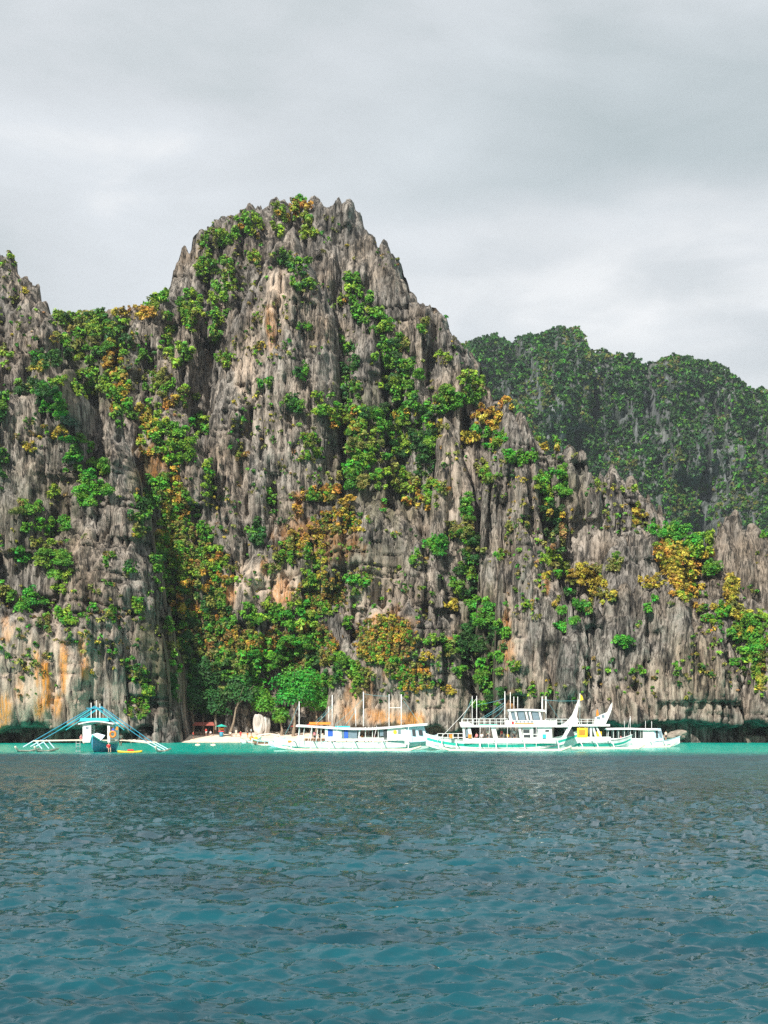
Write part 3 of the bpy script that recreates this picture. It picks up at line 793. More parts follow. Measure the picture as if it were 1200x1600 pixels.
    (632, 652, 24, 6, 'YYL', 9, 'on the broad bushy terrace'), (575, 700, 36, 32, 'GGLK', 13, 'on the broad bushy terrace'), (640, 690, 38, 28, 'GDDL', 14, 'on the broad bushy terrace'), (664, 722, 14, 26, 'DDG', 13, 'on the broad bushy terrace'),
    (560, 745, 30, 20, 'VGGK', 13, 'below the broad terrace'), (610, 750, 34, 18, 'GKL', 11, 'below the broad terrace'), (665, 775, 34, 24, 'KLGO', 11, 'below the broad terrace'), (605, 793, 9, 5, 'V', 11, 'below the broad terrace'),
    (700, 625, 24, 22, 'GGLG', 15, 'at the top of the leaning slab'), (684, 628, 9, 8, 'Y', 10, 'at the top of the leaning slab'), (684, 668, 12, 14, 'YK', 9, 'at the top of the leaning slab'),
    (740, 605, 14, 20, 'GLK', 11, 'on the right shoulder of the peak'), (724, 590, 10, 12, 'LLK', 10, 'on the right shoulder of the peak'), (756, 656, 22, 14, 'YYYO', 12, 'on the shoulder of the right ridge'),
    (790, 632, 12, 8, 'YO', 11, 'on the tip of the right ridge'), (764, 685, 26, 18, 'VVGL', 14, 'on the shoulder of the right ridge'), (729, 692, 14, 12, 'YYY', 12, 'beside the leaning slab'),
    (770, 692, 6, 6, 'O', 9, 'on the shoulder of the right ridge'), (754, 738, 14, 18, 'LGK', 11, 'beside the leaning slab'), (815, 716, 26, 14, 'GVG', 12, 'behind the dark buttress'), (740, 620, 20, 14, 'GDG', 12, 'on the right shoulder of the peak'),
    (850, 680, 9, 18, 'LLY', 11, 'on the crest of the right ridge'), (868, 694, 8, 8, 'YG', 9, 'on the crest of the right ridge'), (864, 758, 24, 28, 'GGLV', 14, 'in the hollow of the right ridge'), (862, 800, 14, 22, 'DGY', 11, 'in the hollow of the right ridge'),
    (870, 845, 18, 22, 'BKD', 12, 'in the hollow of the right ridge'), (731, 798, 13, 17, 'GDG', 14, 'in the bushy gully beside the slab'), (722, 830, 20, 20, 'GVK', 13, 'in the bushy gully beside the slab'),
    (678, 856, 17, 18, 'GGV', 14, 'left of the bushy gully'), (650, 872, 9, 9, 'G', 10, 'left of the bushy gully'), (736, 860, 18, 26, 'DGDK', 14, 'in the bushy gully beside the slab'), (726, 912, 20, 24, 'GDLG', 13, 'in the bushy gully beside the slab'),
    (707, 944, 10, 9, 'YY', 10, 'in the bushy gully beside the slab'), (751, 958, 20, 28, 'GGV', 15, 'low in the bushy gully'), (738, 1010, 20, 34, 'DDD', 15, 'low in the bushy gully'), (776, 1000, 12, 22, 'DG', 13, 'low in the bushy gully'),
    (713, 1052, 14, 8, 'VG', 12, 'above the double deck boat'), (766, 1046, 24, 20, 'GVG', 14, 'above the double deck boat'), (762, 1090, 22, 24, 'DGG', 14, 'above the double deck boat'), (667, 1026, 9, 6, 'YY', 9, 'above the double deck boat'),
    (699, 1080, 9, 7, 'YK', 9, 'above the double deck boat'), (704, 1010, 15, 16, 'GKG', 10, 'above the double deck boat'), (675, 1000, 12, 10, 'LG', 8, 'above the double deck boat'), (612, 985, 18, 22, 'OKYG', 8, 'on the brown lower wall'),
    (585, 1010, 26, 26, 'KGOY', 7, 'on the brown lower wall'), (620, 1045, 20, 16, 'VGK', 8, 'on the brown lower wall'), (560, 1060, 14, 26, 'GKL', 9, 'on the brown lower wall'), (650, 1060, 28, 22, 'KGO', 6, 'on the brown lower wall'),
    (858, 872, 15, 18, 'LLK', 12, 'on the corner of the streaked column'), (879, 895, 11, 13, 'LG', 11, 'on the corner of the streaked column'), (853, 900, 6, 8, 'YY', 9, 'on the corner of the streaked column'),
    (801, 1042, 9, 9, 'LG', 11, 'low on the streaked column'), (780, 868, 6, 7, 'LG', 8, 'on the streaked column'), (822, 950, 5, 6, 'LG', 7, 'on the streaked column'), (790, 825, 7, 6, 'K', 8, 'on the dark buttress'),
    (918, 905, 32, 18, 'YYYK', 14, 'on the ledge of the right ridge'), (935, 930, 28, 14, 'YYK', 12, 'on the ledge of the right ridge'), (884, 972, 15, 18, 'VVG', 15, 'below the golden bushes'), (902, 944, 16, 11, 'VG', 13, 'below the golden bushes'),
    (922, 955, 10, 10, 'KG', 10, 'below the golden bushes'), (893, 928, 10, 6, 'VD', 10, 'below the golden bushes'), (870, 940, 6, 6, 'YO', 9, 'below the golden bushes'),
    (968, 1004, 15, 12, 'VVV', 14, 'in a pocket of the low headland'), (1018, 944, 12, 10, 'VV', 11, 'on the low headland'), (1018, 912, 20, 9, 'YYY', 11, 'above the low headland'), (996, 1050, 14, 7, 'GG', 9, 'on the low headland'),
    (1038, 826, 30, 14, 'VLV', 15, 'on the green saddle at the right'), (1066, 850, 26, 14, 'VGV', 15, 'on the green saddle at the right'), (1094, 842, 22, 8, 'LG', 11, 'on the green saddle at the right'), (1050, 808, 9, 7, 'YO', 9, 'on the green saddle at the right'),
    (1052, 880, 20, 24, 'YYO', 12, 'on the orange slope at the right'), (1068, 910, 14, 14, 'YYO', 11, 'on the orange slope at the right'), (1108, 884, 18, 14, 'VVG', 15, 'beside the right tower'), (1106, 866, 14, 6, 'OY', 9, 'beside the right tower'),
    (1085, 860, 18, 10, 'LGV', 12, 'on the green saddle at the right'), (1140, 918, 13, 22, 'YYY', 12, 'under the right tower'), (1146, 950, 12, 14, 'YKK', 11, 'under the right tower'), (1090, 946, 9, 4, 'O', 8, 'on the low headland'),
    (1180, 975, 20, 22, 'LGY', 14, 'at the right edge of the frame'), (1180, 1004, 18, 18, 'VVL', 15, 'at the right edge of the frame'), (1190, 1034, 18, 18, 'KKB', 14, 'at the right edge of the frame'), (1198, 1064, 14, 9, 'LL', 12, 'at the right edge of the frame'),
    (1160, 965, 14, 10, 'GYL', 10, 'under the right tower'), (998, 808, 9, 14, 'YYL', 9, 'on the crest of the right ridge'), (982, 764, 10, 5, 'LK', 8, 'on the crest of the right ridge'), (1058, 1045, 6, 10, 'G', 7, 'on the low headland'),
    (1145, 1036, 10, 6, 'VG', 7, 'on the low headland'), (960, 880, 12, 14, 'KG', 8, 'on the right ridge'), (935, 760, 12, 6, 'KL', 8, 'on the crest of the right ridge'), (1195, 835, 10, 6, 'G', 9, 'behind the right tower'),
    (280, 800, 26, 34, 'GKGL', 8, 'in the long gully left of the main wall'), (300, 860, 30, 34, 'GKGB', 8, 'in the long gully left of the main wall'), (345, 900, 22, 34, 'GLKO', 9, 'in the long gully left of the main wall'),
    (330, 990, 40, 40, 'BKGO', 7, 'above the beach gully'), (380, 1020, 30, 40, 'BOGK', 7, 'above the beach gully'), (470, 1010, 60, 40, 'BOGK', 6, 'on the lower wall'), (500, 930, 40, 30, 'BKOG', 5, 'on the lower wall'),
    (600, 1000, 50, 40, 'BKOG', 5, 'on the brown lower wall'), (300, 480, 18, 26, 'GLG', 9, 'on the left flank of the peak'), (320, 420, 14, 22, 'GLG', 9, 'on the left flank of the peak'),
    (358, 430, 10, 24, 'LGK', 8, 'on the left flank of the peak'), (1045, 865, 26, 22, 'YYOL', 11, 'on the orange slope at the right'), (1075, 880, 20, 26, 'YLYO', 11, 'on the orange slope at the right'),
    (1078, 928, 30, 12, 'YLGO', 9, 'behind the crest of the low headland'), (1118, 958, 28, 16, 'GLYV', 10, 'behind the crest of the low headland'), (1158, 988, 22, 18, 'LGYV', 11, 'behind the crest of the low headland'), (1188, 1060, 16, 26, 'LGKY', 11, 'at the right edge of the frame'),
    (1178, 1010, 26, 50, 'LGVG', 12, 'at the right edge of the frame'), (1062, 895, 24, 26, 'YYYO', 10, 'on the orange slope at the right'), (270, 880, 24, 60, 'GLGK', 10, 'beside the shaded cleft'),
    (1230, 990, 30, 40, 'GLY', 14, 'past the right edge of the frame'), (-30, 900, 26, 60, 'GLD', 14, 'past the left edge of the frame'), (-30, 650, 26, 60, 'GDL', 14, 'past the left edge of the frame'),
]


def plants():
    rng = np.random.default_rng(42)
    spots = []
    for zi, (cx, cy, rx, ry, cols, sz, where) in enumerate(ZONES):
        sz = sz * 1.5
        n = max(1, int(round(3.1 * rx * ry / (0.185 * sz * sz))))
        for i in range(n):
            for _ in range(6):
                u, v = rng.uniform(-1, 1, 2)
                if u * u + v * v < 1:
                    break
            px, py = cx + u * rx, cy + v * ry
            p, dy = on_rock(px, py)
            if p is None:
                continue
            Y = p[1]
            r = sz * rng.uniform(0.6, 1.25) / 2 / FOC * Y * 1.08
            c = cols[int(rng.integers(len(cols)))]
            pos = np.array([p[0], p[1] - 0.75 * r, p[2] + 0.2 * r])
            spots.append((r / Y, pos, r, c, zi))
    spots.sort(key=lambda s: -s[0])
    big, rest = spots[:300], spots[300:]
    # eight crowns to share
    meshes = []
    for k in range(9):
        v, val = leaf_cloud(np.random.default_rng(100 + k), 900, int(rng.integers(9, 15)), 0.095, flat=0.9)
        me = mesh_np('shrub', v, np.arange(len(v)).reshape(-1, 4), LEAF_OBJ)
        put_attr(me, 'leaf', np.concatenate([val, np.zeros((len(val), 1))], 1))
        meshes.append(me)
    # rank inside each patch gives every shrub its own words
    by = {}
    for s in big:
        by.setdefault((s[4], s[3]), []).append(s)
    seen = {}
    for (zi, c), ss in by.items():
        where = ZONES[zi][6]
        for i, s in enumerate(ss):
            size = 'large' if s[2] > 2.0 else 'small'
            lab = '%s %s shrub %s' % (size, LOOK[c], where)
            o = bpy.data.objects.new('shrub', meshes[int(rng.integers(9))])
            COL.objects.link(o)
            o.location = s[1]
            q = s[2]
            o.scale = (q * rng.uniform(.9, 1.25), q * rng.uniform(.8, 1.1), q * rng.uniform(.8, 1.1))
            o.rotation_euler = (rng.normal(0, .12), rng.normal(0, .12), rng.uniform(0, 6.28))
            col = np.array(PAL[c]) * rng.uniform(.75, 1.2) * (1 + rng.normal(0, .06, 3))
            o.color = (*np.clip(col, 0, 1), 1)
            tag(o, lab, 'shrub', 'shrubs growing ' + where)
            seen.setdefault(lab, []).append(o)
    # several with the same words: tell them apart by side and by how high they stand
    od = ['', 'second ', 'third ', 'fourth ', 'fifth ', 'sixth ', 'seventh ', 'eighth ', 'ninth ', 'tenth ']

    def rank(os_, lab, side=''):
        os_.sort(key=lambda q: -q.location.z)
        n_ = len(os_)
        for k, q in enumerate(os_):
            if n_ == 1:
                q['label'] = lab + side
            else:
                q['label'] = (od[min(k, 9)] + 'highest ' if k < (n_ + 1) // 2 else od[min(n_ - 1 - k, 9)] + 'lowest ') + lab + side

    for lab, os_ in seen.items():
        if len(os_) > 5:
            os_.sort(key=lambda q: q.location.x / q.location.y)
            a_, b_ = len(os_) // 3, len(os_) - len(os_) // 3
            rank(os_[:a_], lab, ', left part'); rank(os_[a_:b_], lab, ', middle part'); rank(os_[b_:], lab, ', right part')
        else:
            rank(os_, lab)
    # the rest of the brush, and tufts on every ledge
    V, T, LV = [], [], []
    base = [leaf_cloud(np.random.default_rng(300 + k), 122, 7, 0.225, flat=0.95, tri=True) for k in range(8)]
    tuft = [leaf_cloud(np.random.default_rng(400 + k), 30, 3, 0.30, flat=0.8, tri=True) for k in range(8)]

    def add(src, pos, r, c):
        v, val = src
        a = rng.uniform(0, 6.28)
        R_ = np.array([[math.cos(a), -math.sin(a), 0], [math.sin(a), math.cos(a), 0], [0, 0, rng.uniform(.8, 1.2)]])
        V.append((v @ R_.T * r + pos).astype(np.float32)); LV.append(val)
        col = np.array(PAL[c]) * rng.uniform(.7, 1.25) * (1 + rng.normal(0, .07, 3))
        T.append(np.tile(col.astype(np.float32), (len(v), 1)))

    for (_, pos, r, c, zi) in rest:
        add(base[int(rng.integers(8))], pos, r, c)
    # tufts: on rock that faces up a little or sits in a hollow
    n = 0
    for _ in range(16000):
        px = rng.uniform(-120, 1320); py = rng.uniform(320, 1110)
        g = fbm(np.array([px / 55.0]), np.array([py / 45.0]), 77, 3)[0]
        if rng.uniform() > (g - 0.36) * 2.6:
            continue
        p, dy = on_rock(px, py)
        if p is None or dy > 1 or p[2] < 9:
            continue
        r = rng.uniform(0.4, 1.25)
        c = 'KKGGLDGKYBK'[int(rng.integers(11))]
        add(tuft[int(rng.integers(8))], np.array([p[0], p[1] - .3 * r, p[2]]), r, c)
        n += 1
    v = np.concatenate(V)
    me = mesh_np('brush', v, np.arange(len(v)).reshape(-1, 3), LEAF_ATT)
    put_attr(me, 'tint', np.concatenate(T))
    lv = np.concatenate(LV); put_attr(me, 'leaf', np.concatenate([lv, np.zeros((len(lv), 1))], 1))
    tag(link('brush', me), 'low mixed green, yellow and orange brush all over the limestone ledges', 'brush', None, 'stuff')
    print('shrubs', len(spots), 'rest', len(rest), 'tufts', n, 'brush quads', len(v) // 3)
    # far forest
    V, T, LV = [], [], []
    sx = FAR_CO[:, 0] / FAR_CO[:, 1] * FOC + 600
    sy = HOR - (FAR_CO[:, 2] - CAM_Z) / FAR_CO[:, 1] * FOC
    ok = np.where((sx > 690) & (sx < 1330) & (sy < 880))[0]
    BARE = [(1108, 730, 14, 90), (1136, 730, 10, 60), (970, 650, 26, 16), (1050, 600, 14, 14), (1036, 680, 34, 8), (1095, 620, 8, 14), (800, 610, 8, 12), (893, 608, 6, 8),
            (1165, 740, 8, 50), (1010, 640, 6, 40), (1105, 790, 10, 30)]
    tree_v = [leaf_cloud(np.random.default_rng(500 + k), 20, 3, 0.46, flat=0.9, tri=True) for k in range(8)]
    for i in rng.choice(ok, 16000):
        bare = max(math.exp(-((sx[i] - a) / c_) ** 2 - ((sy[i] - b_) / d_) ** 2) for a, b_, c_, d_ in BARE)
        if rng.uniform() < bare * 1.0:
            continue
        g = fbm(np.array([sx[i] / 34]), np.array([sy[i] / 60]), 55, 3)[0]
        r = rng.uniform(1.2, 2.7) * (1.0 if rng.uniform() < .9 else 1.4)
        c = ('DDDG' if g < .5 else 'DGGK')[int(rng.integers(4))]
        add(tree_v[int(rng.integers(8))], FAR_CO[i] + np.array([0, -.4 * r, .4 * r]), r, c)
    v = np.concatenate(V)
    me = mesh_np('forest', v, np.arange(len(v)).reshape(-1, 3), LEAF_ATT)
    put_attr(me, 'tint', np.concatenate(T) * 0.6)  # leaf tint darkened all over: cloud shadow on the ridge put into the colour
    lv = np.concatenate(LV); put_attr(me, 'leaf', np.concatenate([lv, np.zeros((len(lv), 1))], 1))
    tag(link('forest', me), 'dark green forest covering the far ridge behind', 'forest', None, 'stuff')


plants()


# ------------------------------------------------------------------ trees at the beach
def tube(path, radii, sides=7):
    path = [Vector(p) for p in path]
    V, F = [], []
    for i, p in enumerate(path):
        d = (path[min(i + 1, len(path) - 1)] - path[max(i - 1, 0)]).normalized()
        a = d.orthogonal().normalized(); b = d.cross(a)
        for s in range(sides):
            t = s / sides * 2 * math.pi
            V.append(p + (a * math.cos(t) + b * math.sin(t)) * radii[i])
    for i in range(len(path) - 1):
        for s in range(sides):
            F.append((i * sides + s, i * sides + (s + 1) % sides, (i + 1) * sides + (s + 1) % sides, (i + 1) * sides + s))
    F.append(tuple(range(sides))[::-1]); F.append(tuple((len(path) - 1) * sides + s for s in range(sides)))
    return V, F


def ground_z(x, y):
    shore = 284 + 3.5 * math.sin(x / 17 + 1.0) + 1.5 * math.sin(x / 6) + 6 * float(sstep(-10, 25, np.array(x)))
    return min((y - shore) * 0.11, 2.6 + (y - shore) * 0.02)


def tree(px, py, Y, r, c, label, lean=0.0, seed=1, n=1500, trunk_r=0.28):
    rng = np.random.default_rng(seed)
    C_ = at(px, py, Y)
    gx = C_.x - lean
    gz = ground_z(gx, Y) - 0.1
    root = bpy.data.objects.new('tree', None); COL.objects.link(root)
    root.location = (gx, Y, gz)
    tag(root, label, 'tree')
    top = Vector((C_.x - gx, 0, C_.z - gz))
    V, F = [], []

    def put(path, radii):
        v, f = tube(path, radii); o_ = len(V)
        V.extend(v); F.extend(tuple(i + o_ for i in q) for q in f)
    put([(0, 0, 0), top * .3 + Vector((.2, 0, 0)), top * .65 + Vector((-.15, .1, 0)), top], [trunk_r * 1.5, trunk_r, trunk_r * .75, trunk_r * .4])
    for i in range(6):
        a = rng.uniform(0, 6.28); s = top * rng.uniform(.5, .85)
        e = top + Vector((math.cos(a), math.sin(a), rng.uniform(-.3, .5))) * r * .75
        put([s, (s + e) / 2 + Vector((0, 0, .4)), e], [trunk_r * .5, trunk_r * .3, trunk_r * .12])
    me = bpy.data.meshes.new('trunk'); me.from_pydata(V, [], F); me.materials.append(BARK)
    link('trunk', me, root)
    v, val = leaf_cloud(rng, n * 2, 24, 0.5 / r * 0.62, flat=0.95)
    me = mesh_np('crown', v * r * np.array([1, .85, 1.05]) + np.array(top), np.arange(len(v)).reshape(-1, 4), LEAF_OBJ)
    put_attr(me, 'leaf', np.concatenate([val, np.zeros((len(val), 1))], 1))
    cr = link('crown', me, root)
    cr.color = (*PAL[c], 1)
    return root


tree(462, 1078, 296, 6.2, 'V', 'tall vivid green tree standing behind the long white boat', 0.6, 1, 2600)
tree(496, 1100, 299, 4.2, 'G', 'smaller green tree right of the vivid green tree', 0.3, 2)
tree(412, 1098, 298, 4.2, 'G', 'rounded green tree between the beach and the vivid tree', .2, 3)
tree(376, 1082, 296, 4.6, 'D', 'leaning tree with a bare pale trunk over the beach', 2.6, 4, trunk_r=.24)
tree(338, 1102, 297, 4.2, 'D', 'dark green tree behind the beach huts', .4, 5)
tree(300, 1098, 297, 4.6, 'D', 'dark green tree in the shade left of the huts', -.3, 6)
tree(318, 1060, 300, 4.8, 'D', 'dark tree standing tallest behind the huts', .3, 7)
tree(440, 1120, 297, 2.6, 'G', 'low bushy tree beside the pale boulder', .1, 8, 700)
# ------------------------------------------------------------------ boats and the beach
WHITE = plain('white_paint', (0.72, 0.72, 0.70), 0.45, vary=0.22, scale=1.6)
CREAM = plain('cream_canvas', (0.72, 0.62, 0.50), 0.8, vary=0.1)
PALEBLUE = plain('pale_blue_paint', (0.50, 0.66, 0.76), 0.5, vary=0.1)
BLUE = plain('blue_cloth', (0.02, 0.10, 0.50), 0.7, vary=0.15)
BLUEPAINT = plain('blue_paint', (0.03, 0.24, 0.36), 0.5, vary=0.15)
AQUA = plain('turquoise_cloth', (0.02, 0.45, 0.52), 0.7, vary=0.1)
GREENP = plain('sea_green_paint', (0.03, 0.46, 0.36), 0.5, vary=0.12)
DARK = plain('dark_opening', (0.03, 0.035, 0.04), 0.6)
GLASS = plain('tinted_window', (0.16, 0.22, 0.26), 0.15)
ORANGE = plain('orange_plastic', (0.80, 0.22, 0.02), 0.5)
YELLOW = plain('yellow_cloth', (0.82, 0.50, 0.02), 0.6)
RED = plain('red_cloth', (0.62, 0.03, 0.03), 0.6)
PINK = plain('pink_cloth', (0.70, 0.22, 0.25), 0.7)
BAMBOO = plain('bamboo', (0.62, 0.54, 0.44), 0.7, vary=0.2)
WOOD = plain('brown_wood', (0.20, 0.11, 0.06), 0.8, vary=0.3)
ROOFRED = plain('rusty_roof', (0.28, 0.07, 0.05), 0.8, vary=0.3)
STEEL = plain('grey_steel', (0.35, 0.36, 0.37), 0.5)
SKIN = plain('skin', (0.38, 0.21, 0.13), 0.6)
SKIN2 = plain('fair_skin', (0.60, 0.38, 0.27), 0.6)
HAIR = plain('black_hair', (0.02, 0.015, 0.012), 0.6)
ROPE = plain('teal_rope', (0.10, 0.34, 0.38), 0.8)
DULLSTONE = plain('dull_boulder', (0.24, 0.20, 0.16), 0.9, vary=0.35, scale=1.2)
PALESTONE = plain('pale_boulder', (0.50, 0.46, 0.42), 0.9, vary=0.25, scale=0.8)


class MB:
    def __init__(self):
        self.v = []; self.f = []

    def add(self, v, f):
        o = len(self.v)
        self.v += [tuple(p) for p in v]; self.f += [tuple(i + o for i in q) for q in f]
        return self

    def box(self, x0, x1, y0, y1, z0, z1, slant=0.0, slant2=None):
        """slant moves the upper edge along x"""
        s2 = slant if slant2 is None else slant2
        v = [(x0, y0, z0), (x1, y0, z0), (x1, y1, z0), (x0, y1, z0), (x0 + slant, y0, z1), (x1 + s2, y0, z1), (x1 + s2, y1, z1), (x0 + slant, y1, z1)]
        return self.add(v, [(3, 2, 1, 0), (4, 5, 6, 7), (0, 1, 5, 4), (1, 2, 6, 5), (2, 3, 7, 6), (3, 0, 4, 7)])

    def tube(self, path, r, sides=6, r1=None):
        n = len(path)
        rr = [r + ((r1 if r1 is not None else r) - r) * i / (n - 1) for i in range(n)]
        return self.add(*tube(path, rr, sides))

    def build(self, name, m, parent=None, smooth=False):
        me = bpy.data.meshes.new(name)
        me.from_pydata(self.v, [], self.f)
        me.materials.append(m)
        if smooth:
            me.polygons.foreach_set('use_smooth', [True] * len(me.polygons))
        return link(name, me, parent)


def sweep(xs, prof):
    """loft: prof(t) gives a closed ring of points for every station"""
    V, F = [], []
    rings = [prof(t) for t in xs]
    n = len(rings[0])
    for r_ in rings:
        V += r_
    for i in range(len(rings) - 1):
        for k in range(n):
            F.append((i * n + k, i * n + (k + 1) % n, (i + 1) * n + (k + 1) % n, (i + 1) * n + k))
    F.append(tuple(range(n))[::-1]); F.append(tuple((len(rings) - 1) * n + k for k in range(n)))
    return V, F


def hull_mb(Lx, beam, free, draft, rise_a, rise_b, z_lo=None, z_hi=None, grow=0.0):
    """slender boat body from x=-L/2 (end a) to +L/2 (end b); rises are how far the ends sweep up"""
    def prof(t):
        s = abs(t)
        b = beam / 2 * max(0.03, (1 - s ** 2.6)) + grow
        rise = (rise_a if t < 0 else rise_b) * s ** 3.2
        top = free + rise
        bot = -draft * (1 - s ** 4) + rise * 0.72 * s
        lo, hi = (bot, top) if z_lo is None else (max(bot, z_lo + rise), z_hi + rise)
        x = t * Lx / 2
        m = lo + (hi - lo) * .45
        return [(x, -b, hi), (x, -b * .86, m), (x, -b * .35, lo), (x, b * .35, lo), (x, b * .86, m), (x, b, hi)]
    m_ = MB()
    m_.add(*sweep([-1 + 2 * i / 24 for i in range(25)], prof))
    return m_


def thing(name, label, cat, loc, rz=0.0, group=None):
    o = bpy.data.objects.new(name, None)
    COL.objects.link(o)
    o.location = loc; o.rotation_euler = (0, 0, rz)
    return tag(o, label, cat, group)


def outriggers(root, Lf, span, xs, x_off=0.0, z_arm=1.3, m_arm=WHITE, m_float=BAMBOO, r=0.09, both=True, hull_half=1.0):
    for s in ((-1, 1) if both else (-1,)):
        for k in (0, 1):
            p = [(x_off - Lf / 2, s * (span - k * .3), .55), (x_off - Lf * .42, s * (span - k * .3), .08 + k * .1), (x_off, s * (span - k * .3), .02 + k * .1), (x_off + Lf * .42, s * (span - k * .3), .08 + k * .1),
                 (x_off + Lf / 2, s * (span - k * .3), .6)]
            MB().tube(p, .13).build('outrigger_float', m_float, root, True)
        for x in xs:
            p = [(x, s * hull_half * .6, z_arm), (x, s * span * .55, z_arm + .15), (x, s * span * .85, z_arm * .62), (x, s * (span - .1), .12)]
            MB().tube(p, r, 6, r * .7).build('outrigger_arm', m_arm, root, True)


def mast(root, x, y, z0, z1, r=0.07, m=WHITE, name='mast'):
    return MB().tube([(x, y, z0), (x, y, (z0 + z1) / 2), (x, y, z1)], r, 7, r * .7).build(name, m, root, True)


def rope(root, a, b, r=0.022, m=None):
    mid = ((a[0] + b[0]) / 2, (a[1] + b[1]) / 2, (a[2] + b[2]) / 2 - .12)
    return MB().tube([a, mid, b], r, 4).build('rope', m or ROPE, root)


def panel(root, name, m, x0, x1, y, z0, z1, th=0.05, slant=0.0, slant2=None):
    return MB().box(x0, x1, y - th, y + th, z0, z1, slant, slant2).build(name, m, root)


def roof_curve(root, x0, x1, half, zs, th=0.10, m=None, name='roof'):
    """roof slab whose height follows zs along x, crowned across"""
    n = len(zs) - 1
    V, F = [], []
    ring = 7
    for i, z in enumerate(zs):
        x = x0 + (x1 - x0) * i / n
        for k in range(ring):
            y = -half + 2 * half * k / (ring - 1)
            V.append((x, y, z - .18 * (y / half) ** 2))
        for k in range(ring):
            y = half - 2 * half * k / (ring - 1)
            V.append((x, y, z - th - .18 * (y / half) ** 2))
    q = 2 * ring
    for i in range(n):
        for k in range(q):
            F.append((i * q + k, (i + 1) * q + k, (i + 1) * q + (k + 1) % q, i * q + (k + 1) % q))
    F.append(tuple(range(q))); F.append(tuple(n * q + k for k in range(q))[::-1])
    m_ = MB(); m_.add(V, F)
    return m_.build(name, m or WHITE, root)


def railing(root, x0, x1, y, z0, z1, n, m=WHITE, rails=2, r=0.035):
    mb = MB()
    for k in range(rails):
        z = z1 - k * (z1 - z0) / rails
        mb.tube([(x0, y, z), (x1, y, z)], r, 5)
    for i in range(n + 1):
        x = x0 + (x1 - x0) * i / n
        mb.tube([(x, y, z0), (x, y, z1)], r, 5)
    return mb.build('railing', m, root)


# ---- the people: one skinned body, clothes over it
def skinned(pts, edges, rad, root_i=0, sub=1):
    me = bpy.data.meshes.new('tmp'); me.from_pydata(pts, edges, [])
    o = bpy.data.objects.new('tmp', me); COL.objects.link(o)
    m = o.modifiers.new('s', 'SKIN')
    for i, v in enumerate(me.skin_vertices[0].data):
        v.radius = (rad[i], rad[i]); v.use_root = (i == root_i)
    ss = o.modifiers.new('b', 'SUBSURF'); ss.levels = sub; ss.render_levels = sub
    dg = bpy.context.evaluated_depsgraph_get()
    res = bpy.data.meshes.new_from_object(o.evaluated_get(dg))
    bpy.data.objects.remove(o); bpy.data.meshes.remove(me)
    res.polygons.foreach_set('use_smooth', [True] * len(res.polygons))
    return res


def pose_points(pose):
    P = {'hip': (0, 0, .95), 'chest': (0, 0, 1.32), 'neck': (0, .01, 1.47), 'head': (0, -.01, 1.56), 'crown': (0, -.005, 1.68),
         'shl': (-.17, 0, 1.40), 'ell': (-.24, .03, 1.13), 'wrl': (-.25, -.06, .88), 'hal': (-.25, -.09, .79),
         'shr': (.17, 0, 1.40), 'elr': (.24, .03, 1.13), 'wrr': (.25, -.06, .88), 'har': (.25, -.09, .79),
         'hpl': (-.09, 0, .90), 'knl': (-.11, -.02, .50), 'anl': (-.12, .03, .08), 'tol': (-.13, -.13, .04),
         'hpr': (.09, 0, .90), 'knr': (.11, -.02, .50), 'anr': (.12, .03, .08), 'tor': (.13, -.13, .04)}
    if pose == 'walk':
        P.update(knl=(-.10, -.20, .52), anl=(-.11, -.24, .10), tol=(-.11, -.40, .06), knr=(.10, .06, .50), anr=(.11, .30, .14), tor=(.12, .18, .04),
                 ell=(-.24, .14, 1.15), wrl=(-.25, .16, .92), hal=(-.25, .15, .83), elr=(.24, -.10, 1.15), wrr=(.22, -.28, .98), har=(.21, -.34, .91))
    if pose == 'sit':
        d = -.47
        for k in ('hip', 'chest', 'neck', 'head', 'crown', 'shl', 'shr', 'ell', 'elr', 'hpl', 'hpr'):
            x, y, z = P[k]; P[k] = (x, y, z + d)
        P.update(knl=(-.13, -.44, .47), anl=(-.13, -.42, .08), tol=(-.13, -.57, .04), knr=(.13, -.44, .47), anr=(.13, -.42, .08), tor=(.13, -.57, .04),
                 wrl=(-.17, -.25, .58), hal=(-.15, -.33, .56), wrr=(.17, -.25, .58), har=(.15, -.33, .56))
    if pose == 'reach':
        P.update(elr=(.36, -.10, 1.52), wrr=(.42, -.16, 1.76), har=(.43, -.18, 1.85), ell=(-.30, -.08, 1.16), wrl=(-.24, -.26, 1.08), hal=(-.2, -.33, 1.06))
    return P


